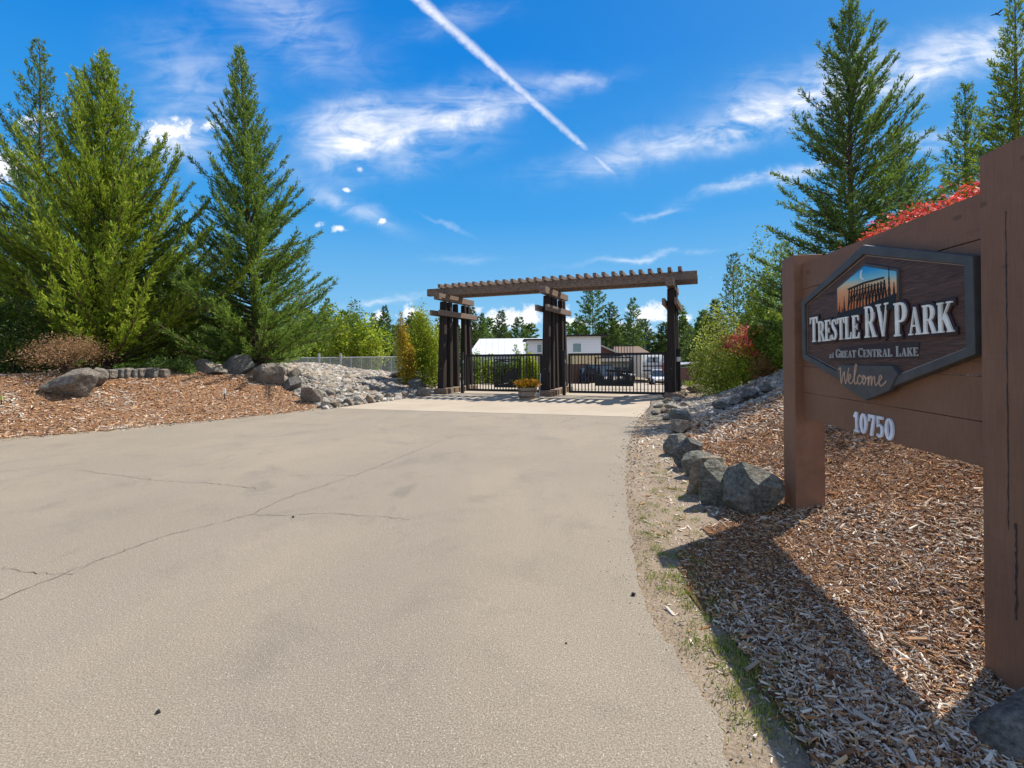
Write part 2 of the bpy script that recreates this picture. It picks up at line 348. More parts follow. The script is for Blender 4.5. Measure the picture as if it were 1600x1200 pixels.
class MB:
    """collects primitives for one mesh"""
    def __init__(s): s.v = []; s.f = []
    def add(s, vs, fs): b = len(s.v); s.v += [tuple(p) for p in vs]; s.f += [tuple(i + b for i in q) for q in fs]; return s
    def box(s, c, d, rz=0.0, ax=None):
        hx, hy, hz2 = d[0] / 2, d[1] / 2, d[2] / 2; vs = []
        m = Matrix.Rotation(rz, 3, 'Z') if ax is None else ax
        for i in (-1, 1):
            for j in (-1, 1):
                for k in (-1, 1): vs.append(Vector(c) + m @ Vector((i * hx, j * hy, k * hz2)))
        return s.add(vs, [(0, 1, 3, 2), (4, 6, 7, 5), (0, 4, 5, 1), (2, 3, 7, 6), (0, 2, 6, 4), (1, 5, 7, 3)])
    def beam(s, a, b, wd, ht, wd2=None, ht2=None):
        a, b = Vector(a), Vector(b); d = (b - a).normalized()
        up = Vector((0, 0, 1)) if abs(d.z) < 0.95 else Vector((0.373, 0.928, 0))
        sx = d.cross(up).normalized(); sz = sx.cross(d).normalized(); vs = []
        for p, w_, h_ in ((a, wd, ht), (b, wd2 or wd, ht2 or ht)):
            for i, j in ((-1, -1), (1, -1), (1, 1), (-1, 1)): vs.append(p + sx * i * w_ / 2 + sz * j * h_ / 2)
        return s.add(vs, [(0, 1, 2, 3), (4, 7, 6, 5), (0, 4, 5, 1), (1, 5, 6, 2), (2, 6, 7, 3), (3, 7, 4, 0)])
    def tube(s, pts, rad, n=8, cap=True):
        rad = rad if hasattr(rad, '__len__') else [rad] * len(pts); pts = [Vector(p) for p in pts]; b = len(s.v)
        for i, p in enumerate(pts):
            d = (pts[min(i + 1, len(pts) - 1)] - pts[max(i - 1, 0)]).normalized()
            up = Vector((0, 0, 1)) if abs(d.z) < 0.9 else Vector((1, 0, 0))
            sx = d.cross(up).normalized(); sz = sx.cross(d)
            for k in range(n):
                a = 2 * math.pi * k / n; s.v.append(tuple(p + sx * math.cos(a) * rad[i] + sz * math.sin(a) * rad[i]))
        for i in range(len(pts) - 1):
            for k in range(n):
                s.f.append((b + i * n + k, b + i * n + (k + 1) % n, b + (i + 1) * n + (k + 1) % n, b + (i + 1) * n + k))
        if cap: s.f.append(tuple(b + k for k in range(n))[::-1]); s.f.append(tuple(b + (len(pts) - 1) * n + k for k in range(n)))
        return s
    def prism(s, poly, z0, z1):      # convex or concave polygon in local xy, extruded along local z
        n = len(poly)
        return s.add([(x, y, z0) for x, y in poly] + [(x, y, z1) for x, y in poly],
                     [tuple(range(n))[::-1], tuple(range(n, 2 * n))] + [(i, (i + 1) % n, n + (i + 1) % n, n + i) for i in range(n)])
    def lathe(s, prof, n=20, c=(0, 0, 0)):
        b = len(s.v)
        for r_, z in prof:
            for k in range(n): a = 2 * math.pi * k / n; s.v.append((c[0] + r_ * math.cos(a), c[1] + r_ * math.sin(a), c[2] + z))
        for i in range(len(prof) - 1):
            for k in range(n): s.f.append((b + i * n + k, b + i * n + (k + 1) % n, b + (i + 1) * n + (k + 1) % n, b + (i + 1) * n + k))
        return s
    def make(s, name, m, parent=None, loc=None, smooth=False, bevel=0.0, mtx=None):
        v = s.v if mtx is None else [tuple(mtx @ Vector(p)) for p in s.v]
        o = link(name, newmesh(name, v, s.f, m, smooth=smooth), parent, loc)
        if bevel:
            md = o.modifiers.new('bevel', 'BEVEL'); md.width = bevel; md.segments = 2; md.limit_method = 'ANGLE'; md.angle_limit = R(40)
        return o

# ================================================================ terrain
PL = np.array([(-40, -30), (-22, -3), (-14, 5.3), (-9.85, 9.3), (-8.4, 10.64), (-6.7, 12.7), (-5.4, 14.7), (-3.85, 18.0), (-3.3, 20.0), (-2.9, 24), (-2.0, 34), (-1, 60)], float)
PR = np.array([(0.5, -30), (0.7, 0), (0.79, 1.82), (0.86, 2.1), (0.85, 2.33), (0.80, 2.77), (0.83, 3.22), (0.94, 3.85), (1.12, 4.77), (1.38, 5.98), (1.88, 8.02), (2.45, 9.9), (3.11, 11.9),
               (4.0, 14.2), (4.5, 15.9), (5.2, 16.9), (6.3, 20), (9, 28), (14, 45), (18, 60)], float)
def sdist(P, x, y, side):
    x = np.asarray(x, float); y = np.asarray(y, float); best = np.full(x.shape, 1e9); sg = np.ones(x.shape)
    for (ax, ay), (bx, by) in zip(P[:-1], P[1:]):
        ex, ey = bx - ax, by - ay; L2 = ex * ex + ey * ey
        t = np.clip(((x - ax) * ex + (y - ay) * ey) / L2, 0, 1)
        qx, qy = x - ax - t * ex, y - ay - t * ey; d = np.hypot(qx, qy)
        cr_ = ex * (y - ay) - ey * (x - ax)
        m = d < best - 1e-9; best = np.where(m, d, best); sg = np.where(m, np.sign(cr_), sg)
    return best * sg * side       # positive outside the road
def sst(x): x = np.clip(x, 0, 1); return x * x * (3 - 2 * x)
GO = np.array((1.3, 18.4)); GX = np.array((0.928, -0.373)); GY = np.array((0.373, 0.928))   # gate frame: along, behind
def vnoise(x, y, s, seed=0):
    x = x / s + seed * 17.3; y = y / s + seed * 9.1; xi = np.floor(x); yi = np.floor(y); fx = sst(x - xi); fy = sst(y - yi)
    h = lambda a, b: np.modf(np.abs(np.sin(a * 127.1 + b * 311.7) * 43758.5453))[0]
    return (h(xi, yi) * (1 - fx) + h(xi + 1, yi) * fx) * (1 - fy) + (h(xi, yi + 1) * (1 - fx) + h(xi + 1, yi + 1) * fx) * fy - 0.5
def hz(x, y):
    x = np.asarray(x, float); y = np.asarray(y, float)
    dL, dR = sdist(PL, x, y, 1), sdist(PR, x, y, -1)
    g = (x - GO[0]) * GY[0] + (y - GO[1]) * GY[1]
    base = -1.7 * sst((g - 3) / 34)
    L = (1.17 - .46 * sst((x + 11) / 5)) * sst(dL / 4.4) * (1 - sst((dL - 9) / 10)) * (1 - sst((g - 1.5) / 11))
    Rr = 1.7 * sst((dR - 0.85) / 5.2) * (1 - sst((dR - 30) / 20)) * (1 - 0.9 * sst((g + 1) / 7))
    out_ = np.maximum(dL, dR); rough = (vnoise(x, y, 1.3, 1) * 0.10 + vnoise(x, y, 0.35, 2) * 0.03) * sst((out_ - 0.3) / 1.2)
    base = base - 0.13 * np.exp(-(((x - 2.5) / 1.0) ** 2 + ((y - 2.0) / 0.9) ** 2)) * sst((dR - .3) / .8)
    z = base + np.where(dL > 0, L, 0) + np.where(dR > 0, Rr, 0) + rough
    return z - 0.03 * sst((0.12 - out_) / 0.2)
def h1(x, y): return float(hz(np.array([x]), np.array([y]))[0])
def hit(px, py):                 # where the line of sight of the photograph meets the terrain
    u, v = uv_of(px, py); Y = np.concatenate([np.arange(1.2, 40, 0.03), np.arange(40, 200, 0.5)])
    z = EYE + v * Y; below = z < hz(u * Y, Y)
    i = int(np.argmax(below)) if below.any() else len(Y) - 1
    return np.array((u * Y[i], Y[i], float(hz(np.array([u * Y[i]]), np.array([Y[i]]))[0])))
def at(px, Y, py=None):          # a point on the ground (or at the height of py) at depth Y
    u, v = uv_of(px, py if py is not None else 555)
    return (u * Y, Y, EYE + v * Y) if py is not None else (u * Y, Y, h1(u * Y, Y))
def lin(*seg): return np.concatenate([np.arange(a, b, st) for a, b, st in seg])
def grid_sheet(name, xs, ys, m, off=0.0, keep=None, smooth=True):
    X, Y = np.meshgrid(xs, ys); Z = hz(X, Y) + off; nx, ny = len(xs), len(ys)
    v = np.stack([X.ravel(), Y.ravel(), Z.ravel()], 1)
    i, j = np.meshgrid(np.arange(nx - 1), np.arange(ny - 1)); a = (j * nx + i).ravel()
    f = np.stack([a, a + 1, a + nx + 1, a + nx], 1)
    if keep is not None:
        c = v[f].mean(1); f = f[keep(c[:, 0], c[:, 1])]
        used = np.unique(f); mp = np.zeros(len(v), int); mp[used] = np.arange(len(used)); v = v[used]; f = mp[f]
    return link(name, newmesh(name, v, f, m, smooth=smooth))
geo = lambda a, n, r: list(a * r ** np.arange(n))
xs = np.array([-x for x in geo(40, 16, 1.36)][::-1] + list(lin((-39, -14, 1.0), (-14, 9, 0.22), (9, 39, 1.0))) + geo(40, 16, 1.36))
ys = np.array([-x for x in geo(12, 18, 1.36)][::-1] + list(lin((-11, 1, 0.7), (1, 22, 0.22), (22, 60, 0.9))) + geo(61, 15, 1.36))
gr = grid_sheet('ground', xs, ys, M_dirt); tag(gr, kind='structure')
def inpoly(poly, x, y):
    x = np.asarray(x); y = np.asarray(y); c = np.zeros(x.shape, bool); n = len(poly)
    for i in range(n):
        (ax, ay), (bx, by) = poly[i], poly[(i + 1) % n]
        c ^= ((ay > y) != (by > y)) & (x < (bx - ax) * (y - ay) / (by - ay + 1e-12) + ax)
    return c
# road: asphalt up to the seam, concrete apron to the gates, lane beyond
rnd = random.Random(5)
def dens(P, st, jit):
    o_ = []
    for (ax, ay), (bx, by) in zip(P[:-1], P[1:]):
        n = max(1, int(math.hypot(bx - ax, by - ay) / st))
        for k in range(n): o_.append((ax + (bx - ax) * k / n + rnd.uniform(-jit, jit), ay + (by - ay) * k / n + rnd.uniform(-jit, jit)))
    o_.append(tuple(P[-1])); return o_
def ngon(name, poly, z, m, th=0.03):
    me = MB(); n = len(poly)
    me.add([(x, y, z) for x, y in poly] + [(x, y, z - th) for x, y in poly], [tuple(range(n))] + [(i, n + i, n + (i + 1) % n, (i + 1) % n) for i in range(n)])
    return tag(me.make(name, m), kind='structure')
rE = dens([tuple(p) for p in PR[1:13]], 0.07, 0.016); lE = dens([tuple(p) for p in PL[1:7]], 0.3, 0.02)
road = ngon('road', [(0.5, -20)] + rE + lE[::-1] + [(-40, -20)], 0.0, M_asph)
apr = dens([tuple(p) for p in PR[12:17]], 0.2, 0.01); apl = dens([tuple(p) for p in PL[6:10]], 0.3, 0.02)
ngon('driveway_apron', apr + [(6.6, 21.0), (-3.1, 22.4)] + apl[::-1], 0.004, M_conc)
lr, ll = [(6.6, 21.0), (9, 28), (14, 45), (19, 62)], [(-3.1, 22.4), (-2.5, 29), (-2.0, 45), (-1, 62)]
mb = MB(); NR = 40
for i in range(NR + 1):
    k = i / NR * 3; a = min(int(k), 2); t = k - a
    A = [ll[a][0] + (ll[a + 1][0] - ll[a][0]) * t, ll[a][1] + (ll[a + 1][1] - ll[a][1]) * t]; B = [lr[a][0] + (lr[a + 1][0] - lr[a][0]) * t, lr[a][1] + (lr[a + 1][1] - lr[a][1]) * t]
    for j in range(13): x, y = A[0] + (B[0] - A[0]) * j / 12, A[1] + (B[1] - A[1]) * j / 12; mb.v.append((x, y, h1(x, y) + 0.05))
for i in range(NR):
    for j in range(12): q = i * 13 + j; mb.f.append((q, q + 1, q + 14, q + 13))
tag(mb.make('inner_lane', M_conc), kind='structure')
# cracks in the asphalt and a few dark pebbles
def ribbon(mb, pts, w0, z, jit=0.014, st=0.045):
    P = [];
    for (ax, ay), (bx, by) in zip(pts[:-1], pts[1:]):
        n = max(1, int(math.hypot(bx - ax, by - ay) / st))
        for k in range(n): P.append((ax + (bx - ax) * k / n + rnd.gauss(0, jit), ay + (by - ay) * k / n + rnd.gauss(0, jit)))
    P.append(pts[-1]); b = len(mb.v)
    for i, (x, y) in enumerate(P):
        j0, j1 = P[max(i - 1, 0)], P[min(i + 1, len(P) - 1)]; dx_, dy_ = j1[0] - j0[0], j1[1] - j0[1]; L = math.hypot(dx_, dy_) + 1e-9
        h = w0 * rnd.uniform(0.3, 1.3) / 2; mb.v += [(x - dy_ / L * h, y + dx_ / L * h, z), (x + dy_ / L * h, y - dx_ / L * h, z)]
    for i in range(len(P) - 1): q = b + 2 * i; mb.f.append((q, q + 1, q + 3, q + 2))
M_crack = mat('crack_dark_grit', None, 0.95, (0.105, 0.085, 0.064))  # dark grit colour of the crack ribbons
for line, wd in [([(-60, 975), (0, 948), (100, 905), (250, 845), (390, 810), (450, 782), (560, 745), (640, 712), (720, 680)], 0.0075),
                 ([(390, 810), (440, 812), (520, 808), (640, 818)], 0.0065), ([(120, 738), (250, 756), (330, 760), (400, 768)], 0.007), ([(0, 895), (60, 904), (115, 907)], 0.006),
                 ([(450, 748), (520, 746), (560, 748)], 0.007), ([(870, 664), (900, 655)], 0.012), ([(-10, 742), (60, 734), (130, 728)], 0.008)]:
    mb = MB(); ribbon(mb, [tuple(hit(*p)[:2]) for p in line], wd, 0.004); mb.make('crack', M_crack, road)

# planting beds
bedR = [(1.18, 0.4), (1.10, 1.6), (1.16, 2.1), (1.14, 2.6), (1.12, 3.2), (1.30, 3.8), (1.75, 4.3), (2.1, 4.7), (2.2, 5.1), (2.35, 6.2), (2.5, 7.4), (3.0, 8.7), (3.45, 9.8), (3.75, 11.0), (3.9, 12.1)]
top = [tuple(hit(px, py)[:2]) for px, py in [(1085, 656), (1130, 645), (1175, 633), (1225, 618), (1300, 600)]]
bedR += top + [(20, 16), (26, 0.4)]
gbR = [(3.75, 12.0), (4.2, 13.6), (4.7, 15.0), (5.35, 16.0), (6.0, 16.6), (8.0, 17.6), (20, 18)] + [(20, 16)] + top[::-1]
grit = [(3.1, 11.2), (3.8, 11.4), (4.2, 13.6), (4.7, 15.0), (5.3, 16.0), (5.1, 16.3), (4.5, 15.9), (4.0, 14.2)]
def wob(x, y, a=0.18): return x + vnoise(x, y, 0.3, 5) * a, y + vnoise(x, y, 0.3, 6) * a
inR = lambda x, y: inpoly(bedR, *wob(x, y))
bR = grid_sheet('mulch_bed', lin((1, 5, .06), (5, 9, .12), (9, 26, .5)), lin((.4, 6, .06), (6, 20, .12)), M_mulch, 0.012, inR); tag(bR, kind='structure')
inGR = lambda x, y: inpoly(gbR, *wob(x, y)) & ~inR(x, y)
g1 = grid_sheet('gravel_bed', lin((3, 10, .12), (10, 20, .5)), lin((8, 18.5, .12)), M_gbed, 0.014, lambda x, y: inGR(x, y) | inpoly(grit, x, y)); tag(g1, kind='structure')
splitL = [tuple(hit(px, py)[:2]) for px, py in [(512, 640), (480, 622), (455, 606), (436, 594)]]
def regL(x, y): # True: gravel side
    a, b = np.array(splitL[0]), np.array(splitL[-1]); return (b[0] - a[0]) * (y - a[1]) - (b[1] - a[1]) * (x - a[0]) < 0
dLf = lambda x, y: sdist(PL, x, y, 1)
gL = lambda x, y: (x - GO[0]) * GY[0] + (y - GO[1]) * GY[1]
inL = lambda x, y: (dLf(*wob(x, y)) > 0.28) & (dLf(x, y) < 12) & ~regL(x, y) & (y > 3)
inGL = lambda x, y: (dLf(*wob(x, y)) > 0.02) & (dLf(x, y) < 9) & regL(x, y) & (gL(x, y) < 5) & (x < 0)
bL = grid_sheet('mulch_bed', lin((-30, -4, .16)), lin((2, 26, .16)), M_mulch, 0.012, inL); tag(bL, kind='structure')
g2 = grid_sheet('gravel_bed', lin((-16, -2.5, .16)), lin((12, 26, .16)), M_gbed, 0.012, inGL); tag(g2, kind='structure')

# ================================================================ the entrance sign
EX = Vector((-0.1237, -0.9923, 0)).normalized(); EN = Vector((EX.y, -EX.x, 0)); EZ = Vector((0, 0, 1))
def frame(origin, tilt=0.0):
    x = EX * math.cos(tilt) + EZ * math.sin(tilt); z = EN; y = z.cross(x)
    m = Matrix.Identity(4)
    for i, c in enumerate((x, y, z)): m[0][i], m[1][i], m[2][i] = c
    m.translation = origin; return m
def place(o, m): o.matrix_world = m; return o
sign = thing('entrance_sign', 'brown painted timber entrance sign with slate framed hexagonal plaque on the right mulch bed', 'sign', (2.45, 3.4, 0))
def local(o, m): o.parent = sign; o.matrix_parent_inverse = Matrix.Translation((-2.45, -3.4, 0)); o.matrix_basis = m; return o
# board frame: origin on the board's face at Y 3.45, x along the sign towards the camera
oy = 3.45; OB = Vector((2.121 + 0.1246 * oy, oy, 0)); MBd = frame(OB)
s_far, s_near = (oy - 4.47) / 0.9923, (oy - 2.42) / 0.9923
for i in range(6):
    z0 = 0.945 + i * 0.2363; d0 = [0, .003, -.002, .002, 0, .003][i]; m_ = MB()
    # planks with very slightly wavy edges so the cracks between them vary
    n = 14; up = []; lo = []
    for k in range(n + 1):
        x = s_far - 0.1 + (s_near - s_far + 0.2) * k / n
        lo.append((x, z0 + (0.001 + 0.0022 * (0.5 + 0.5 * math.sin(k * 1.3 + i)) if i else 0)))
        up.append((x, z0 + 0.2363 - (0.0012 + 0.0035 * max(0, (k - 8) / 6) if i < 5 else 0)))
    m_.prism(lo + up[::-1], -0.040 + d0, d0)
    local(m_.make('plank', M_brown), MBd)
for (sx, top_, bot_, nm) in ((s_far - 0.0, 2.446, -0.25, 0), (s_near + 0.255, 2.517, -0.40, 1)):
    m_ = MB(); m_.box((sx - 0.1275 + (0 if nm == 0 else 0), (top_ + bot_) / 2, -0.05), (0.255, top_ - bot_, 0.255))
    if nm: m_.box((sx - 0.112, 1.4, 0.0758), (0.004, 2.3, 0.004))
    local(m_.make('post', M_brown, bevel=0.006), MBd)
# drying checks in the near post
m_ = MB(); pts = [(s_near + 0.145 + rnd.gauss(0, .0015), 2.2 - k * 0.06) for k in range(26)]
ribbon(m_, pts, 0.006, 0.0795, 0.0008, 0.02); local(m_.make('drying_crack', M_sedge), MBd)
m_ = MB()
ribbon(m_, [(s_near + 0.185, 0.75), (s_near + 0.18, 0.3)], 0.012, 0.0795, 0.002, 0.02); local(m_.make('drying_crack', M_sedge), MBd)
# hexagonal plaque
PS = frame(Vector((2.487 - 0.0, 3.427, 1.766)), R(1.0))
PS.translation = Vector((2.057 + 0.1246 * 3.427, 3.427, 1.766))
HW, HS, HA = 0.943, 0.252, 0.5365
def hexa(e): k = e * 0.55; return [(-HW + e, -HS + k), (0, -HA + e * 1.12), (HW - e, -HS + k), (HW - e, HS - k), (0, HA - e * 1.12), (-HW + e, HS - k)]
plq = local(MB().prism(hexa(0.03), -0.052, -0.020).make('plaque', M_swood), PS)
def sub(o, par): o.parent = par; return o
m_ = MB(); a, b = hexa(0), hexa(0.058)
for z in (-0.055, 0.0): m_.v += [(x, y, z) for x, y in a] + [(x, y, z) for x, y in b]
for i in range(6):
    j = (i + 1) % 6
    m_.f += [(12 + i, 12 + j, 18 + j, 18 + i), (i, 6 + i, 6 + j, j), (i, j, 12 + j, 12 + i), (6 + i, 18 + i, 18 + j, 6 + j)]
sub(m_.make('border', M_sframe, bevel=0.004), plq)
m_ = MB(); a, b = hexa(0.064), hexa(0.070); m_.v = [(x, y, -0.0185) for x, y in a] + [(x, y, -0.0185) for x, y in b]
m_.f = [(i, (i + 1) % 6, 6 + (i + 1) % 6, 6 + i) for i in range(6)]
sub(m_.make('inlay_line', M_gold), plq)
# hidden backing blocks behind the plaque so that it is fixed to the board
sub(MB().box((-.5, 0, -.06), (.1, .3, .012)).make('batten', M_sedge), plq); sub(MB().box((.5, 0, -.06), (.1, .3, .012)).make('batten', M_sedge), plq)
# picture panel: sunset, trestle bridge and trees in silhouette, thin moon
def emb(e): return [(-.372 + e, .05), (.358 - e, .05), (.358 - e, .297 - e * .6), (0, .405 - e * 1.1), (-.372 + e, .292 - e * .6)]
sub(MB().prism(emb(0), -0.021, -0.008).make('picture_frame', M_sframe), plq)
sub(MB().prism(emb(0.018), -0.0085, -0.006).make('picture', M_emb), plq)
m_ = MB(); K = [0.0]
def zz(): K[0] += 0.00006; return -0.0058 + K[0]
def fir(x, y0, h, w_):
    m_.prism([(x - .004, y0), (x + .004, y0), (x + .002, y0 + h), (x - .002, y0 + h)], -0.006, zz())
    for k in range(7):
        t = k / 7; yb = y0 + h * (0.12 + 0.8 * t); ww = w_ * (1 - t) * (1 + .25 * ((k * 7) % 3 - 1))
        m_.prism([(x - ww, yb - .008), (x + ww * .9, yb - .01), (x + .001, yb + h * 0.2)], -0.006, zz())
for x, y0, h, w_ in [(-.325, .05, .12, .024), (-.26, .05, .16, .026), (-.345, .05, .07, .02), (-.29, .05, .08, .02), (.27, .1, .22, .020), (.318, .1, .12, .024), (.24, .1, .08, .02), (.205, .08, .06, .02)]: fir(x, y0, h, w_)
m_.prism([(-.354, .05), (.34, .05), (.34, .145), (.18, .13), (0, .105), (-.2, .095), (-.354, .085)], -0.006, zz())
for k in range(13):
    x = -.185 + k * .034; lean = (6 - k) * .004
    m_.prism([(x - .0045 - lean, .08), (x + .0045 - lean, .08), (x + .004, .255 + .01 * math.sin(k * .5)), (x - .003, .255 + .01 * math.sin(k * .5))], -0.006, zz())
    if k < 12: m_.prism([(x - lean, .10 + .02 * (k % 3)), (x - lean + .004, .10 + .02 * (k % 3)), (x + .034, .235), (x + .03, .235)], -0.006, zz())
for y in (.155, .19, .225): m_.prism([(-.19, y), (.22, y + .006), (.22, y + .010), (-.19, y + .004)], -0.006, zz())
m_.prism([(-.2, .246), (0, .262), (.22, .262), (.22, .272), (0, .274), (-.2, .258)], -0.006, zz())
sub(m_.make('silhouette', mat('ink_dark_paint', None, .6, (.016, .018, .022))), plq)
m_ = MB(); arc = [(-.015 + .036 * math.cos(R(a)), .33 + .036 * math.sin(R(a))) for a in range(110, 291, 15)]; inn = [(-.002 + .030 * math.cos(R(a)), .331 + .032 * math.sin(R(a))) for a in range(270, 119, -15)]
m_.prism(arc + inn, -0.006, -0.0045); sub(m_.make('moon', M_white), plq)

# --- lettering: every glyph is built of straight and curved strokes (cap height 1)
def arcp(cx, cy, rx, ry, a0, a1, wd, n=12):   # curved stroke whose width follows the direction (thick sides, thin top and foot)
    P = []
    for k in range(n + 1):
        a = R(a0 + (a1 - a0) * k / n); P.append((cx + rx * math.cos(a), cy + ry * math.sin(a), wd[0] + (wd[1] - wd[0]) * abs(math.cos(a)) ** 1.3))
    return ('r', P)
TH, TN = 0.19, 0.065
def bar(x0, y0, x1, y1): return ('p', [(x0, y0), (x1, y0), (x1, y1), (x0, y1)])
def q(*p): return ('p', list(p))
def stem(x, w_=TH, y0=0, y1=1): return bar(x, y0, x + w_, y1)
def foot(x, w_=TH, y=0, e=0.07): return bar(x - e, y, x + w_ + e, y + 0.055)
GL = {
 'T': (0.74, [stem(.275), foot(.275), bar(0, .93, .74, 1), q((0, .74), (.04, .74), (.11, .94), (0, .94)), q((.70, .74), (.74, .74), (.74, .94), (.63, .94))]),
 'R': (0.80, [stem(.07), foot(.07), bar(0, .945, .3, 1), bar(.2, .445, .40, .51), bar(.2, .93, .42, 1), arcp(.40, .72, .19, .24, 90, -90, (TN, TH)), q((.34, .47), (.50, .47), (.76, .055), (.56, .055)), bar(.55, 0, .83, .055)]),
 'E': (0.68, [stem(.07), foot(.07, e=.07), bar(0, .945, .3, 1), bar(.2, .93, .62, 1), bar(.2, .0, .66, .07), bar(.2, .47, .48, .53), q((.58, .76), (.62, .76), (.62, .94), (.53, .94)), q((.62, .25), (.66, .25), (.66, .06), (.55, .06)), q((.44, .38), (.48, .38), (.48, .62), (.44, .62))]),
 'S': (0.62, [('r', [(.54, .78, .07), (.47, .90, .09), (.33, .955, .07), (.19, .90, .13), (.13, .78, .16), (.19, .64, .17), (.32, .53, .19), (.46, .41, .17), (.51, .25, .16), (.45, .11, .13), (.31, .045, .07), (.15, .10, .09), (.07, .24, .07)]),
              q((.51, .72), (.56, .72), (.56, .98), (.51, .98)), q((.05, .02), (.10, .02), (.10, .28), (.05, .28))]),
 'L': (0.64, [stem(.07), foot(.07), foot(.07, y=.945), bar(.2, 0, .62, .07), q((.57, .30), (.62, .30), (.62, .06), (.49, .06))]),
 'V': (0.82, [q((.06, .96), (.27, .96), (.50, .0), (.38, .0)), q((.66, .96), (.72, .96), (.47, .0), (.42, .04)), bar(-.02, .945, .36, 1), bar(.56, .945, .84, 1)]),
 'P': (0.70, [stem(.07), foot(.07), bar(0, .945, .3, 1), bar(.2, .41, .38, .47), bar(.2, .93, .38, 1), arcp(.38, .70, .20, .26, 90, -90, (TN, TH))]),
 'A': (0.84, [q((.36, 1.0), (.46, 1.0), (.76, .04), (.55, .04)), q((.38, .96), (.42, .90), (.17, .04), (.11, .04)), bar(.20, .30, .62, .36), bar(.02, 0, .28, .055), bar(.47, 0, .84, .055)]),
 'K': (0.84, [stem(.07), foot(.07), foot(.07, y=.945), q((.24, .42), (.30, .42), (.68, .96), (.60, .96)), q((.30, .50), (.46, .62), (.80, .05), (.58, .05)), bar(.50, .945, .80, 1), bar(.52, 0, .86, .055)]),
 'G': (0.80, [arcp(.42, .5, .32, .455, 42, 320, (TN, TH), 18), stem(.60, .15, .05, .45), bar(.52, .42, .80, .475), q((.66, .70), (.71, .70), (.71, .98), (.67, .98))]),
 'C': (0.74, [arcp(.42, .5, .32, .455, 42, 318, (TN, TH), 18), q((.66, .70), (.71, .70), (.71, .98), (.67, .98))]),
 'N': (0.84, [stem(.11, .06), foot(.11, .06), stem(.66, .06), foot(.66, .06, y=.945), q((.04, 1.0), (.24, 1.0), (.72, .0), (.64, .0))]),
 'a': (0.46, [('r', [(.10, .40, .06), (.18, .50, .05), (.30, .48, .07), (.33, .38, .10), (.28, .02, .10), (.38, .04, .04)]), ('r', [(.30, .30, .05), (.14, .24, .09), (.10, .12, .10), (.18, .03, .06), (.28, .12, .04)])]),
 't': (0.34, [('r', [(.24, .72, .05), (.18, .40, .10), (.13, .10, .10), (.20, .02, .06), (.30, .08, .04)]), bar(.06, .46, .34, .51)]),
 '1': (0.52, [stem(.20, .19), bar(.08, 0, .52, .10), q((.20, .98), (.20, .72), (.04, .70), (.04, .80))]),
 '0': (0.66, [('r', [(.33 + .22 * math.cos(R(a)), .5 + .43 * math.sin(R(a)), .13 + .07 * abs(math.cos(R(a)))) for a in range(0, 361, 20)])]),
 '7': (0.58, [bar(.02, .84, .58, 1), q((.40, .86), (.58, .86), (.36, 0), (.15, 0)), q((.02, .66), (.10, .66), (.16, .86), (.02, .86))]),
 '5': (0.62, [bar(.08, .86, .56, 1), q((.08, .46), (.20, .50), (.22, .88), (.08, .88)), ('r', [(.14, .52, .07), (.30, .60, .12), (.46, .52, .16), (.49, .32, .19), (.42, .13, .16), (.27, .065, .12), (.07, .14, .12)])]),
}
def inflate(poly, e):
    n = len(poly); A = sum(poly[i][0] * poly[(i + 1) % n][1] - poly[(i + 1) % n][0] * poly[i][1] for i in range(n)); sg = 1 if A > 0 else -1; o_ = []
    for i in range(n):
        p0_, p1_, p2_ = poly[i - 1], poly[i], poly[(i + 1) % n]
        def nn(a, b): L = math.hypot(b[0] - a[0], b[1] - a[1]) + 1e-9; return ((b[1] - a[1]) / L * sg, -(b[0] - a[0]) / L * sg)
        n1, n2 = nn(p0_, p1_), nn(p1_, p2_); k = 1 + n1[0] * n2[0] + n1[1] * n2[1]; k = max(k, 0.5)
        o_.append((p1_[0] + e * (n1[0] + n2[0]) / k, p1_[1] + e * (n1[1] + n2[1]) / k))
    return o_
def glyph(mb, ch, x, y, sx, sy, z0, z1, e=0.0, shear=0.0):
    for kind, P in GL[ch][1]:
        K[0] += 0.00003; zt = z1 + (K[0] % 0.0016)
        T = lambda a, b: (x + (a + shear * b) * sx, y + b * sy)
        if kind == 'p':
            poly = [T(*p) for p in P]
            mb.prism(inflate(poly, e) if e else poly, z0, zt)
        else:
            pts = [T(p[0], p[1]) for p in P]; wds = [p[2] * (sx + sy) / 2 + 2 * e for p in P]; sd_ = []
            closed = math.hypot(pts[0][0] - pts[-1][0], pts[0][1] - pts[-1][1]) < 1e-6
            for i in range(len(pts)):
                a_ = pts[i - 1] if i else (pts[-2] if closed else pts[0]); b_ = pts[i + 1] if i < len(pts) - 1 else (pts[1] if closed else pts[-1])
                L = math.hypot(b_[0] - a_[0], b_[1] - a_[1]) + 1e-9; nx_, ny_ = -(b_[1] - a_[1]) / L * wds[i] / 2, (b_[0] - a_[0]) / L * wds[i] / 2
                sd_.append(((pts[i][0] + nx_, pts[i][1] + ny_), (pts[i][0] - nx_, pts[i][1] - ny_)))
            b0_ = len(mb.v)
            for l_, r_ in sd_: mb.v += [(*l_, z0), (*r_, z0), (*l_, zt), (*r_, zt)]
            for i in range(len(pts) - 1):
                k = b0_ + 4 * i; mb.f += [(k + 2, k + 6, k + 7, k + 3), (k, k + 4, k + 6, k + 2), (k + 1, k + 3, k + 7, k + 5)]
            if not closed: k = b0_; mb.f.append((k, k + 2, k + 3, k + 1)); k = b0_ + 4 * (len(pts) - 1); mb.f.append((k, k + 1, k + 3, k + 2))
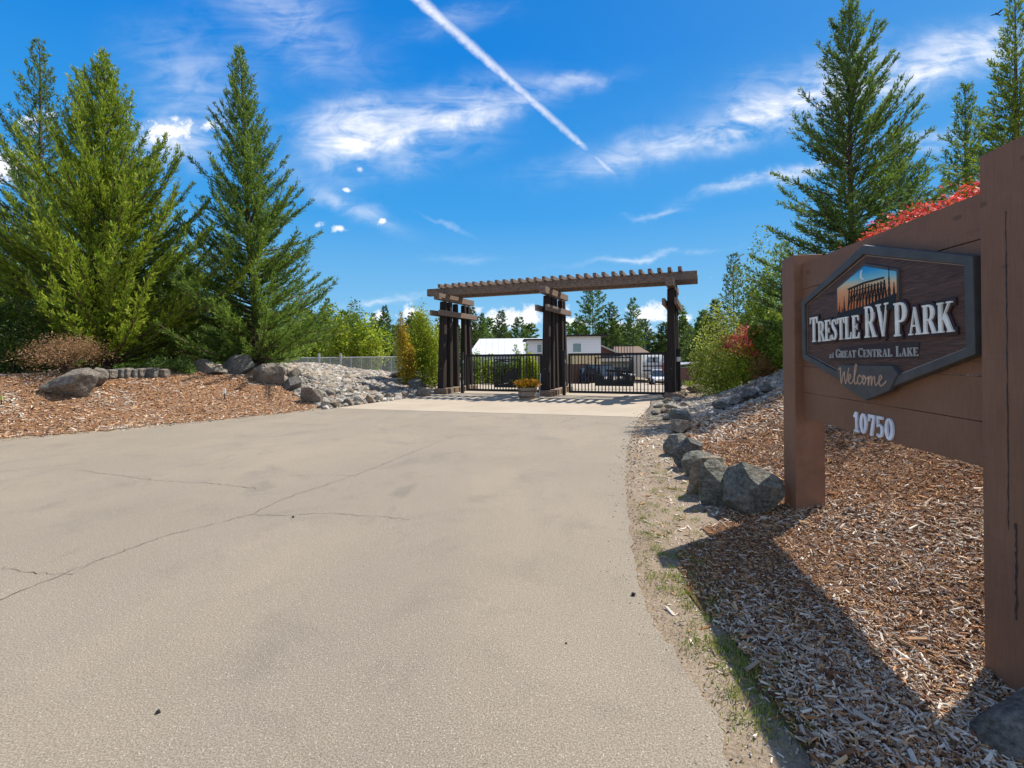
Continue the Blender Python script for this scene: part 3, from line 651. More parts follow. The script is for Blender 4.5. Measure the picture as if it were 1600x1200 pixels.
def word(txt, x0, x1, y, cap, small, z0, z1, e=0.0, names=None, m=M_white, par=plq, trk=0.06, place_m=None, lift=0):
    # txt: upper case marks full size, lower case marks small capitals; fitted between x0 and x1
    items = []; t = 0
    for c in txt:
        if c == ' ': t += 0.34; continue
        k = 1.0 if c.isupper() or c.isdigit() or small is None else small / cap
        if c.isdigit(): k = 1.0
        items.append((c.upper() if c not in ('@', '!') else {'@': 'a', '!': 't'}[c], t, k if c not in '@!' else 1.0)); t += (GL[items[-1][0]][0] + trk) * k
    sc = (x1 - x0) / (t - trk); res = []
    for c, tx, k in items:
        mb_ = MB(); glyph(mb_, c, x0 + tx * sc, y, sc * k, cap * k, z0, z1, e); res.append(mb_)
    return res
ALLG = [('Tr', 0), ]
lay = [('Trestle', -.79, -.07, -.118, .212, .168, M_white, 1), ('RV', .0, .262, -.120, .218, None, M_white, 1), ('Park', .315, .80, -.128, .212, .168, M_white, 1)]
for txt, x0, x1, y, cap, small, m, bk in lay:
    for mb_ in word(txt, x0, x1, y, cap, small, -0.0205, -0.009, 0.017): sub(mb_.make('letter_backing', M_purple), plq)
    for mb_ in word(txt, x0, x1, y, cap, small, -0.0105, 0.0, 0.0): sub(mb_.make('letter', m), plq)
m_ = MB(); m_.prism([(-.50, -.275), (.50, -.268), (.52, -.17), (.20, -.165), (-.30, -.172), (-.42, -.20)], -0.0205, -0.0165)
sub(m_.make('lettering_ground', M_purple), plq)
for mb_ in word('@!', -.505, -.435, -.258, .062, None, -0.0175, -0.011): sub(mb_.make('letter', M_greyl), plq)
for txt, x0, x1 in (('Great', -.405, -.135), ('Central', -.105, .27), ('Lake', .31, .51)):
    for mb_ in word(txt, x0, x1, -.256, .066, .053, -0.0175, -0.011, trk=.08): sub(mb_.make('letter', M_greyl), plq)
wp = sub(MB().prism([(-.335, -.315), (.30, -.315), (.355, -.365), (.27, -.475), (0, -.560), (-.27, -.470), (-.375, -.365)], -0.03, 0.009).make('welcome_plate', M_sframe, bevel=0.004), plq)
script = [[(-.285, -.352), (-.262, -.345), (-.262, -.375), (-.252, -.425), (-.232, -.385), (-.215, -.365), (-.212, -.395), (-.200, -.425), (-.178, -.385), (-.158, -.345)],   # W
          [(-.178, -.408), (-.150, -.398), (-.140, -.384), (-.152, -.376), (-.165, -.392), (-.160, -.416), (-.140, -.424), (-.110, -.405), (-.082, -.362), (-.072, -.330), (-.084, -.330), (-.096, -.372), (-.098, -.412), (-.084, -.424), (-.060, -.410)],  # e l
          [(-.026, -.388), (-.036, -.378), (-.056, -.388), (-.062, -.410), (-.044, -.424), (-.016, -.410), (.012, -.386), (-.004, -.382), (-.010, -.402), (.004, -.422), (.022, -.410), (.024, -.390), (.012, -.382), (.036, -.394), (.056, -.384)],   # c o
          [(.056, -.384), (.052, -.424), (.062, -.396), (.082, -.382), (.084, -.424), (.094, -.396), (.114, -.382), (.118, -.412), (.128, -.424), (.150, -.408), (.172, -.396), (.184, -.384), (.172, -.376), (.158, -.392), (.162, -.416), (.182, -.424), (.225, -.402)]]
def smooth_curve(P, n=5):
    o_ = []
    for i in range(len(P) - 1):
        p0_, p1_, p2_, p3_ = P[max(i - 1, 0)], P[i], P[i + 1], P[min(i + 2, len(P) - 1)]
        for k in range(n):
            t = k / n; f = lambda a, b, c, d: 0.5 * (2 * b + (c - a) * t + (2 * a - 5 * b + 4 * c - d) * t * t + (3 * b - a - 3 * c + d) * t ** 3)
            o_.append((f(p0_[0], p1_[0], p2_[0], p3_[0]), f(p0_[1], p1_[1], p2_[1], p3_[1])))
    return o_ + [P[-1]]
for st in script:
    m_ = MB(); P = [(x * 1.12 - .005, -.40 + (y + .39) * 1.42) for x, y in smooth_curve(st)]
    for i in range(len(P) - 1):
        a_, b_ = P[i], P[i + 1]; L = math.hypot(b_[0] - a_[0], b_[1] - a_[1]) + 1e-9
        h = 0.0034 + 0.0024 * abs((b_[1] - a_[1]) / L); ex_, ey_ = (b_[0] - a_[0]) / L * h * .6, (b_[1] - a_[1]) / L * h * .6
        nx_, ny_ = -ey_ / .6, ex_ / .6; K[0] += .00002
        m_.prism([(a_[0] - ex_ - nx_, a_[1] - ey_ - ny_), (b_[0] + ex_ - nx_, b_[1] + ey_ - ny_), (b_[0] + ex_ + nx_, b_[1] + ey_ + ny_), (a_[0] - ex_ + nx_, a_[1] - ey_ + ny_)], 0.008, 0.012 + (K[0] % 0.001))
    sub(m_.make('script_lettering', M_tanl), wp)
NM = frame(OB + Vector((0, 0, 0.0)), R(0.3))
for mb_ in word('10750', (oy - 3.66) / .9923, (oy - 3.20) / .9923, 0.952, .150, None, 0.002, 0.012, trk=.09): local(mb_.make('house_number', M_num), NM)

# ================================================================ timber gateway
def gp(a, s, z=0.0, left=None):     # a: metres along the gateway from its middle bent, s: metres behind it
    p = GO + GX * a + GY * s; return Vector((p[0], p[1], z))
gate_root = thing('timber_gateway', 'tall dark timber gateway of three post bents spanning the driveway', 'gateway', tuple(gp(0, 0)))
GL0 = Vector(gp(0, 0))
def gpart(mb_, nm, m, par=gate_root, **k):
    mb_.v = [tuple(Vector(p) - GL0) for p in mb_.v]; return mb_.make(nm, m, par, bevel=k.get('bevel', 0.012))
ZB = 4.10
for bi, a in enumerate((-4.5, 0.0, 4.5)):
    ng = h1(*gp(a, 0.5)[:2]) if False else 0.0
    # posts: outer ones lean outwards at the foot
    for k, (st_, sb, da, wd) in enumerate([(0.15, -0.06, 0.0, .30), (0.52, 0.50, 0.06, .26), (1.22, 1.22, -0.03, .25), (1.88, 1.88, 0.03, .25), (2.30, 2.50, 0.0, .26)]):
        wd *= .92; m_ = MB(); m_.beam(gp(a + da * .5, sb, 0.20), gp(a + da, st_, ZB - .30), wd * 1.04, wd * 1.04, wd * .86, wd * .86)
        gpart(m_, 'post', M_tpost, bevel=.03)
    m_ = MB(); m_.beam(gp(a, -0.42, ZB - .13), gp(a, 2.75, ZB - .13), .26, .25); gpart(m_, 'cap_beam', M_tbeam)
    for sd_ in (-1, 1):
        m_ = MB(); m_.beam(gp(a + sd_ * .20, -0.55, ZB - .80), gp(a + sd_ * .20, 2.8, ZB - .80), .10, .22); gpart(m_, 'brace_board', M_tbeam)
    m_ = MB(); m_.beam(gp(a, -0.35, 0.11), gp(a, 2.75, 0.11), .42, .22); gpart(m_, 'sill', M_tbeam, bevel=.02)
    for k in range(7):
        m_ = MB(); s_ = -0.25 + k * .44; m_.box(gp(a + .27, s_, .09 + .012 * (k % 3)), (.14, .34, .2 + .03 * (k % 2)), rz=math.atan2(GX[1], GX[0]) + .04 * ((k * 5) % 3 - 1)); gpart(m_, 'footing_block', wood_mat('pale_block', (.14, .095, .06), (.23, .165, .11), (.17, .125, .09), 2), bevel=.012)
    for z, s_ in ((0.55, -0.17), (1.0, -0.15)):
        m_ = MB(); m_.tube([gp(a, s_ + .04, z), gp(a, s_, z)], .035, 8); gpart(m_, 'bolt', M_galv, bevel=0)
for s_ in (0.42, 1.55):
    m_ = MB(); m_.beam(gp(-5.4, s_, ZB + .15), gp(5.35, s_, ZB + .15), .22, .30); gpart(m_, 'long_beam', M_tbeam)
NSL = 30
for k in range(NSL):
    a = -4.72 + 9.5 * k / (NSL - 1) + rnd.uniform(-.02, .02); o_ = rnd.uniform(-.03, .03)
    m_ = MB(); m_.beam(gp(a, 0.12 + o_, ZB + .30 + .075), gp(a, 1.9 + o_, ZB + .30 + .075), .12, .145)
    gpart(m_, 'crosspiece', M_tbeam, bevel=.008)
# ---------------- steel gates
def steel_gate(a0, a1, s0, label, pan, silh):
    g = thing('steel_gate', label, 'gate', tuple(gp((a0 + a1) / 2, s0)), math.atan2(GX[1], GX[0]), 'black picket gates of the timber gateway')
    Wd = a1 - a0; h = Wd / 2
    fr = MB()
    for z in (0.14, 1.55): fr.box((0, 0, z), (Wd, .06, .09))
    for x in (-h + .04, h - .04): fr.box((x, 0, .83), (.08, .066, 1.46))
    fr.box((h - .0, 0, .83), (.06, .05, 1.4))
    fr.make('gate_frame', M_gate, g)
    px0, px1, pz0, pz1 = pan; n = int(Wd / .125)
    for k in range(1, n):
        x = -h + Wd * k / n
        MB().box((x, 0, .85), (.032, .032, 1.36)).make('picket', M_gate, g)
    m_ = MB(); c = ((px0 + px1) / 2, (pz0 + pz1) / 2)
    for x in (px0, px1): m_.box((x, -.035, c[1]), (.04, .03, pz1 - pz0 + .04))
    for z in (pz0, pz1): m_.box((c[0], -.038, z), (px1 - px0 - .04, .03, .04))
    m_.make('panel_frame', M_gate, g)
    m_ = MB(); y_ = -.045; ov = 0
    for poly in silh:
        ov += .0006; b_ = len(m_.v); n_ = len(poly)
        P = [(px0 + (px1 - px0) * u_, pz0 + (pz1 - pz0) * v_) for u_, v_ in poly]
        m_.add([(x, y_ - ov, z) for x, z in P] + [(x, y_ + .006 + ov, z) for x, z in P], [tuple(range(n_)), tuple(range(n_, 2 * n_))[::-1]] + [(i, n_ + i, n_ + (i + 1) % n_, (i + 1) % n_) for i in range(n_)])
    m_.make('cut_steel_scene', M_gate, g)
    return g
def fir2(u, v, h, w_): return [[(u - w_ * (1 - t), v + h * t * .85), (u + w_ * (1 - t), v + h * t * .85), (u + .003, v + h * (t * .85 + .3))] for t in (0, .22, .44, .62)]
sceneL = [[(0, 0), (1, 0), (1, .12), (.85, .16), (.7, .22), (.55, .14), (.4, .1), (.2, .08), (0, .12)], [(.45, .3), (.95, .32), (.93, .52), (.8, .58), (.78, .66), (.68, .66), (.66, .56), (.5, .52)], [(.3, .12), (.62, .16), (.60, .44), (.48, .47), (.36, .40)]] + fir2(.12, .1, .5, .07) + fir2(.9, .3, .5, .07) + [[(0, .86), (.3, .95), (.5, .9), (.8, .96), (1, .9), (1, .92), (.8, 1.0), (.5, .94), (.3, 1.0), (0, .9)]]
sceneR = [[(0, 0), (1, 0), (1, .16), (.7, .2), (.5, .14), (.2, .22), (0, .18)], [(.28, .5), (.98, .44), (.98, .52), (.28, .58)], [(.0, .1), (.2, .1), (.24, .3), (.16, .4), (.06, .36), (0, .3)], [(.5, .36), (.9, .3), (.95, .4), (.6, .46)]] + fir2(.08, .4, .5, .08) + fir2(.4, .1, .45, .08) + fir2(.62, .12, .5, .08) + fir2(.86, .1, .6, .09)
for k in range(9): sceneR.append([(.3 + k * .075, .1), (.32 + k * .075, .1), (.345 + k * .075, .52), (.325 + k * .075, .52)])
steel_gate(-3.62, -0.32, 0.42, 'left black steel picket gate with a cut scene panel behind the flower barrel', (-.35, .72, .28, 1.38), sceneL)
steel_gate(0.75, 4.30, 0.40, 'right black steel picket gate with parked cars showing through it', (-.72, .62, .40, 1.42), sceneR)
for a, lb in ((-3.80, 'slim black steel gate post at the hinged end of the left gate'), (0.56, 'slim black steel gate post just right of the middle bent'), (4.72, 'slim black steel gate post behind the right bent with white box')):
    p = gp(a, .42); t = thing('gate_post', lb, 'gate post', tuple(p), math.atan2(GX[1], GX[0]), 'slim steel posts of the gates')
    MB().box((0, 0, .84), (.11, .11, 1.68)).make('post_shaft', M_gate, t)
    MB().box((0, 0, 1.69), (.13, .13, .03)).make('post_cap', M_gate, t)
    for z in (.45, 1.3): MB().tube([(.08, -.07, z - .06), (.08, -.07, z + .06)], .025, 8).make('hinge', M_galv, t)
    if a > 4: MB().box((0, -.075, 1.35), (.13, .05, .16)).make('keypad_box', M_white, t)
# ---------------- barrel of flowers, marker rods
bx, by = hit(824, 625)[:2]
ba = thing('barrel_planter', 'weathered grey half barrel planter standing before the middle bent of the gateway', 'planter', (bx, by, 0))
m_ = MB(); m_.lathe([(0, .02), (.25, .02), (.27, 0), (.30, .12), (.33, .28), (.35, .42), (.32, .42), (.30, .36), (0, .36)], 26)
m_.make('barrel', wood_mat('barrel_staves', (.20, .15, .11), (.36, .29, .22), (.26, .20, .15), 2), ba)
for z, r_ in ((.10, .298), (.30, .337)): MB().lathe([(r_ - .005, z - .02), (r_ + .008, z - .02), (r_ + .014, z + .02), (r_, z + .02), (r_ - .005, z - .02)], 26).make('hoop', mat('rusty_iron', None, .8, (.10, .07, .055)), ba)
MB().lathe([(0, .375), (.31, .37)], 18).make('soil', M_mulch, ba)
RS = np.random.RandomState(3)
def slivers(P, D, ln_, wd, col, up=None):
    """kite-shaped leaves: positions, directions, lengths, widths, colours -> arrays"""
    n = len(P); D = D / (np.linalg.norm(D, axis=1, keepdims=True) + 1e-9)
    r = RS.normal(size=(n, 3)) if up is None else up + RS.normal(size=(n, 3)) * .35
    S_ = np.cross(D, r); S_ /= (np.linalg.norm(S_, axis=1, keepdims=True) + 1e-9)
    ln_ = np.broadcast_to(ln_, (n,))[:, None]; wd = np.broadcast_to(wd, (n,))[:, None]
    v = np.stack([P, P + D * ln_ * .45 + S_ * wd * .5, P + D * ln_, P + D * ln_ * .45 - S_ * wd * .5], 1).reshape(-1, 3)
    f = np.arange(4 * n).reshape(n, 4); c = np.repeat(col, 4, axis=0)
    return v, f, c
def cat_(parts):
    V_, F_, C_ = [], [], []; b = 0
    for v, f, c in parts: V_.append(v); F_.append(f + b); C_.append(c); b += len(v)
    return np.concatenate(V_), np.concatenate(F_), np.concatenate(C_)
n = 900; P = RS.normal(size=(n, 3)) * (.11, .11, 0); P = np.clip(P, -.27, .27); P[:, 2] = .37; D = np.stack([P[:, 0] * 2.2, P[:, 1] * 2.2, np.full(n, .7)], 1) + RS.normal(size=(n, 3)) * .12
hgt = RS.uniform(.14, .34, n); g1_ = slivers(P, D, hgt, .03, np.array([.10, .16, .02]) * RS.uniform(.6, 1.5, (n, 1)))
Pt = P + D / np.linalg.norm(D, axis=1, keepdims=True) * hgt[:, None] * .9; Pt = np.repeat(Pt, 3, 0)
cc = np.where(RS.rand(len(Pt), 1) < .7, np.array([[.85, .42, .03]]), np.array([[.75, .20, .02]])) * RS.uniform(.7, 1.15, (len(Pt), 1))
g2_ = slivers(Pt + RS.normal(size=Pt.shape) * .02, RS.normal(size=Pt.shape) + (0, 0, .6), .06, .045, cc)
fl = thing('flowers', 'orange and yellow flowers filling the grey half barrel', 'flowers', (bx, by, 0)); v, f, c = g1_; link('leaves', newmesh('leaves', v, f, M_leaf, c), fl); v, f, c = g2_; link('blossoms', newmesh('blossoms', v, f, M_leaf, c), fl)
p = hit(842.5, 624); m_ = MB(); m_.tube([(0, 0, -.02), (.03, 0, .45), (.06, .0, .92)], .012, 6); st_ = m_.make('marker_rod', mat('pale_blue_rod', None, .5, (.5, .6, .72)), loc=tuple(p)); tag(st_, 'thin pale leaning rod standing by the flower barrel', 'rod')
p = hit(351, 626); t = thing('utility_marker', 'small white utility marker on a stake in the left mulch slope', 'marker', tuple(p)); MB().box((0, 0, .15), (.02, .02, .34)).make('stake', M_tpost, t); MB().box((0, -.014, .27), (.08, .012, .15)).make('marker_plate', M_white, t)
p = hit(2, 634); t = thing('boundary_marker', 'small yellowish marker at the left edge of the mulch slope', 'marker', tuple(p)); MB().box((0, 0, .08), (.02, .02, .2)).make('stake', M_tpost, t); MB().box((0, -.014, .17), (.09, .012, .1)).make('marker_plate', mat('faded_yellow', None, .6, (.5, .48, .15)), t)

# ================================================================ rocks
def ico(sub_):
    import bmesh
    bm = bmesh.new(); bmesh.ops.create_icosphere(bm, subdivisions=sub_, radius=1.0)
    v = np.array([x.co[:] for x in bm.verts]); f = np.array([[a.index for a in q_.verts] for q_ in bm.faces]); bm.free(); return v, f
ICO = {k: ico(k) for k in (1, 2, 3, 5)}
def rock_v(sub_, seed, cuts=14, rough=.03, lo=.44, hi=.84):
    r = np.random.RandomState(seed); v, f = ICO[sub_]; v = v.copy()
    N = r.normal(size=(cuts, 3)); N /= np.linalg.norm(N, axis=1, keepdims=True)
    for n_, d in zip(N, r.uniform(lo, hi, cuts)):
        k = v @ n_; m = k > d; v[m] -= np.outer(k[m] - d, n_)
    for s_, a in ((2.3, rough * .6), (6.1, rough * .5), (14.0, rough * .3)):
        ph = r.uniform(0, 9, 3); v *= (1 + a * (np.sin(v[:, :1] * s_ + ph[0]) * np.sin(v[:, 1:2] * s_ + ph[1]) * np.sin(v[:, 2:] * s_ + ph[2]) * 2.5))
    v /= np.abs(v).max(0); return v, f
def boulder(name, label, cat, x0, y0, x1, y1, m, seed, dep=.8, sub_=5, rz=None, cuts=24, group=None, push=0.0, sink=.12, rough=.035, shape=None):
    p = hit((x0 + x1) / 2, y1); Y = p[1]; wd = (x1 - x0) / FPX * Y; ht = (y1 - y0) / FPX * Y
    v, f = rock_v(sub_, seed, cuts, rough)
    if rz is None: rz = (seed * 37 % 60 - 30) / 60
    c, s_ = math.cos(rz), math.sin(rz); v = v.copy(); v[:, :2] = v[:, :2] @ np.array([[c, s_], [-s_, c]]); v /= np.abs(v).max(0)
    if shape: v[:, 0] *= 1 - shape[0] * (v[:, 2] * .5 + .5); v[:, 0] += shape[1] * (v[:, 2] * .5 + .5); v[:, 0] = (v[:, 0] - v[:, 0].min()) / np.ptp(v[:, 0]) * 2.04 - 1.02
    v[:, 0] *= wd / 2; v[:, 1] *= wd * dep / 2; v[:, 2] = (v[:, 2] + 1) / 2 * ht * (1 + sink) - ht * sink
    me = newmesh(name, v, f, m, smooth=True)
    try: me.set_sharp_from_angle(angle=R(14))
    except Exception: pass
    o = link(name, me, loc=(p[0], Y + wd * dep / 2 * .7 + push, p[2])); return tag(o, label, cat, group)
B = [  # x0 y0 x1 y1 material label
 (1138, 716, 1228, 808, M_bgreen, 11, 'biggest pointed grey green boulder of the right row, right beside the far sign post', (.55, -.05)),
 (1099, 720, 1154, 794, M_bgreen, 12, 'upright flat topped grey boulder just left of the big pointed one', (.15, 0)),
 (1086, 706, 1148, 778, M_btan, 23, 'boulder with a flat tan top tucked behind the upright grey boulder', (.1, 0)),
 (1071, 700, 1126, 748, M_bgreen, 14, 'low dark green boulder between the tan topped one and the rounded dark one', (.2, 0)),
 (1058, 681, 1106, 733, M_bdark, 15, 'rounded dark boulder in the middle of the right row', (.3, 0)),
 (1040, 668, 1083, 714, M_bgreen, 16, 'blue grey pointed boulder left of the rounded dark one', (.4, .1)),
 (1052, 655, 1086, 678, M_btan, 17, 'small orange tan rock in the right row, the only orange one there', (.2, 0)),
 (1051, 637, 1084, 664, M_bgreen, 18, 'grey flat rock next above the orange rock in the right row', (.2, 0)),
 (1115, 625, 1144, 642, M_bdark, 19, 'dark rock at the foot of the right gravel bank, first above the pale cobbles', (.2, 0)),
 (1142, 616, 1167, 634, M_bgrey, 20, 'brown grey rock second along the line crossing the right bank', (.2, 0)),
 (1164, 606, 1192, 627, M_bdark, 21, 'dark rock third along the line crossing the right bank', (.2, 0)),
 (1189, 598, 1214, 617, M_bdark, 22, 'dark rock fourth along the line, nearest the sign post', (.2, 0)),
 (1098, 588, 1130, 603, M_bgrey, 24, 'low brown rock above the right gravel, below the yellow green shrub', (.2, 0)),
 (1134, 583, 1162, 599, M_bdark, 25, 'dark rock on the right bank under the green shrubs', (.2, 0)),
 (1168, 578, 1202, 594, M_bgrey, 26, 'grey rock on the right bank behind the line, near the sign post', (.2, 0)),
 (1042, 603, 1076, 619, M_bgrey, 27, 'flat brown grey rock at the foot of the right bent', (.2, 0)),
 (1074, 600, 1100, 614, M_btan, 28, 'reddish tan rock beside the grass clump at the right bent', (.2, 0)),
 (63, 573, 135, 621, M_bgrey, 32, 'largest rounded boulder on the left mulch slope, casting a long shadow', (.25, .1)),
 (132, 575, 161, 606, M_bgrey, 33, 'reddish brown boulder touching the right side of the largest left boulder', (.2, 0)),
 (296, 555, 347, 584, M_bgrey, 34, 'low slanting boulder under the left conifers, with a pointed left end', (.5, -.5)),
 (341, 553, 390, 586, M_bdark, 35, 'dark grey boulder under the second conifer, between the slanting one and the brown one', (.3, 0)),
 (387, 564, 438, 602, M_bgrey, 36, 'brown wedge shaped boulder at the right end of the left mulch slope', (.4, -.1)),
 (437, 588, 468, 611, M_bdark, 37, 'round dark boulder just right of the brown wedge', (.2, 0)),
 (465, 604, 500, 632, M_bgrey, 38, 'pinkish brown boulder where mulch and gravel meet', (.2, 0)),
 (430, 574, 446, 588, M_btan, 40, 'small tan rock behind the round dark boulder', (.2, 0)),
 (446, 575, 468, 592, M_bgrey, 41, 'small grey rock topping the pile right of the wedge', (.2, 0)),
 (628, 577, 658, 596, M_bdark, 42, 'dark boulder at the top of the pile left of the gateway', (.2, 0)),
 (652, 584, 680, 604, M_bgrey, 43, 'grey angular boulder of the pile nearest the left bent', (.3, 0)),
 (636, 592, 662, 612, M_bdark, 44, 'dark boulder in the middle of the pile left of the gateway', (.2, 0)),
 (648, 604, 672, 621, M_bgrey, 45, 'reddish slab at the foot of the pile left of the gateway', (.2, 0)),
 (605, 580, 634, 594, M_bdark, 46, 'low dark boulder half under the yellow shrub', (.2, 0)),
 (664, 578, 684, 590, M_bpale, 47, 'pale boulder on top of the pile beside the left bent', (.2, 0)),
 (1018, 640, 1032, 650, M_bdark, 48, 'small dark rock alone left of the pale cobbles', (.2, 0)),
]
for x0, y0, x1, y1, m, sd_, lb, shp in B:
    boulder('boulder', lb, 'boulder', x0, y0, x1, y1, m, sd_, shape=shp, sub_=5 if (x1 - x0) > 30 else 3)
v, f = rock_v(5, 33, 20, .035, .42, .8); v = v.copy(); v[:, 0] += .35 * (v[:, 2] + 1); v[:, 0] = (v[:, 0] - v[:, 0].min()) / np.ptp(v[:, 0]) * 2 - 1; v = v * (.38, .26, .23)
me = newmesh('boulder', v, f, M_bgrey, smooth=True); me.set_sharp_from_angle(angle=R(14)); o = link('boulder', me, loc=(2.23, 1.90, -.06)); tag(o, 'large shaded grey boulder at the foot of the near sign post', 'boulder')
for x, y, sz_, lb in ((248, 1131, .011, 'small dark pebble on the asphalt at the lower left'), (458, 814, .014, 'small dark pebble on the asphalt just below the branching crack'), (885, 1019, .007, 'tiny dark pebble on the asphalt nearest the verge'), (990, 938, .016, 'dark lump of tar at the right road edge')):
    p = hit(x, y); v, f = rock_v(3, int(x), 10); tag(link('pebble', newmesh('pebble', v * sz_ * (1, 1, .7), f, M_tyre, smooth=False), loc=(p[0], p[1], sz_ * .5)), lb, 'pebble')
# grey landscape blocks in a low row under the front conifer
for k, (x0, x1, lb) in enumerate([(160, 180, 'leftmost squared grey block in the low row under the front conifer'), (181, 196, 'second squared grey block in the low row under the conifer'), (196, 205, 'narrow light squared block, third in the low row'), (207, 216, 'brown gapped block, fourth in the low row under the conifer'),
                                  (217, 226, 'light narrow block, fifth in the low row'), (227, 246, 'reddish block, sixth in the low row under the conifer'), (247, 262, 'rightmost grey block in the low row under the conifer')]):
    p = hit((x0 + x1) / 2, 591 - k * .3); wd = (x1 - x0) / FPX * p[1] * 1.02; ht = .26 + .02 * (k % 3)
    v, f = ICO[3]; v = np.sign(v) * np.abs(v) ** .35; v = v / np.abs(v).max(0) * (wd / 2, .14, ht / 2) + RS.normal(size=v.shape) * .004
    o = link('edging_block', newmesh('edging_block', v, f, (M_bgrey, M_bdark)[k % 2], smooth=False), loc=(p[0], p[1], p[2] + ht * .4)); tag(o, lb, 'block')
# pale cobbles edging both sides of the apron
cobR = [(1022, 628, 1040, 638), (1036, 622, 1052, 631), (1040, 630, 1066, 641), (1050, 620, 1066, 628), (1030, 638, 1050, 647), (1048, 640, 1066, 650), (1034, 646, 1054, 656), (1064, 628, 1078, 637), (1058, 616, 1072, 623), (1066, 638, 1080, 646)]
cobL = [(500, 622, 515, 638), (512, 626, 531, 638), (520, 622, 538, 633), (535, 622, 551, 634), (549, 617, 569, 632), (568, 617, 583, 630), (582, 616, 598, 628), (597, 614, 614, 626), (609, 613, 627, 624), (624, 612, 640, 622), (492, 610, 508, 624), (505, 608, 524, 622), (522, 608, 538, 620), (538, 606, 552, 617), (556, 604, 572, 615), (576, 604, 592, 614), (594, 604, 608, 613), (612, 603, 628, 612), (638, 610, 652, 620)]
for k, b_ in enumerate(cobR): boulder('cobble', 'pale rounded cobble in the cluster at the right edge of the apron', 'cobble', *b_, (M_bpale, M_btan, M_bpale)[k % 3], 60 + k, sub_=3, cuts=6, group='pale cobbles at the right edge of the apron', rough=.02)
for k, b_ in enumerate(cobL): boulder('cobble', 'pale cobble in the band along the left edge of the apron', 'cobble', *b_, (M_bpale, M_btan, M_bpale, M_bgrey)[k % 4], 90 + k, sub_=3, cuts=7, group='cobbles along the left edge of the apron', rough=.02)
def scatter_rocks(name, P, size, pal, sub_=1, protos=8, seed=1, m=M_stone, label=None, cat='gravel'):
    r = np.random.RandomState(seed); V_, F_, C_ = [], [], []; b = 0; PR_ = [rock_v(sub_, 500 + seed * 20 + k, 8, .03) for k in range(protos)]
    which = r.randint(0, protos, len(P))
    for k in range(protos):
        idx = np.where(which == k)[0]; v, f = PR_[k]; n_ = len(idx)
        if not n_: continue
        s_ = size[idx]; sc = r.uniform(.65, 1.2, (n_, 3)) * s_[:, None]; sc[:, 2] *= .75; a = r.uniform(0, 6.28, n_); c_, s2 = np.cos(a), np.sin(a)
        q_ = v[None] * sc[:, None, :]; x = q_[:, :, 0] * c_[:, None] - q_[:, :, 1] * s2[:, None]; y = q_[:, :, 0] * s2[:, None] + q_[:, :, 1] * c_[:, None]
        q_ = np.stack([x, y, q_[:, :, 2]], 2) + P[idx][:, None, :]; V_.append(q_.reshape(-1, 3)); F_.append((f[None] + (np.arange(n_) * len(v))[:, None, None]).reshape(-1, 3) + b)
        C_.append(np.repeat(pal[r.randint(0, len(pal), n_)] * r.uniform(.7, 1.25, (n_, 1)), len(v), 0)); b += n_ * len(v)
    o = link(name, newmesh(name, np.concatenate(V_), np.concatenate(F_), m, np.concatenate(C_), smooth=False)); return tag(o, label, cat, kind='stuff')
PAL = np.array([(.44, .38, .30), (.27, .235, .20), (.54, .49, .42), (.21, .18, .15), (.37, .29, .21), (.15, .14, .13), (.33, .30, .27), (.40, .27, .18)])
def samp(n, xa, xb, ya, yb, keep, seed, logy=False, zoff=0.0):
    r = np.random.RandomState(seed); x = r.uniform(xa, xb, n); y = np.exp(r.uniform(math.log(ya), math.log(yb), n)) if logy else r.uniform(ya, yb, n)
    k = keep(x, y); x, y = x[k], y[k]; return np.stack([x, y, hz(x, y) + zoff], 1)
P = samp(26000, -14, -2.6, 12, 26, inGL, 11, zoff=.03); P = P[:9000]; sz = np.random.RandomState(4).gamma(4, .016, len(P)) + .03
scatter_rocks('riprap', P, sz, PAL, seed=1, label='loose grey and tan stones covering the bank left of the gateway')
P = samp(16000, 3.2, 16, 9, 18.5, lambda x, y: inGR(x, y) & (sdist(PR, x, y, -1) > .5), 12, zoff=.02)[:8000]; sz = np.random.RandomState(5).gamma(4, .010, len(P)) + .025
scatter_rocks('riprap', P, sz, PAL, seed=2, label='loose pale stones covering the bank right of the gateway')
P = samp(30000, .6, 6, 1.5, 17, lambda x, y: (sdist(PR, x, y, -1) > -.28 * RS.rand(len(x)) ** 3) & (sdist(PR, x, y, -1) < 1.1) & ~inR(x, y), 13, True)[:7000]; P[:, 2] = np.maximum(P[:, 2], .0); sz = np.random.RandomState(6).uniform(.002, .009, len(P)) * np.clip(P[:, 1] / 4, .7, 3)
scatter_rocks('grit', P, sz, PAL, seed=3, label='fine grit and pebbles lying on the dirt verge right of the road')
P = samp(9000, -14, -4, 7, 15, lambda x, y: (dLf(x, y) > 0) & (dLf(x, y) < .45) & ~regL(x, y), 14); sz = np.random.RandomState(7).uniform(.012, .035, len(P))
scatter_rocks('grit', P, sz, PAL, seed=4, label='fine gravel along the foot of the left mulch slope')

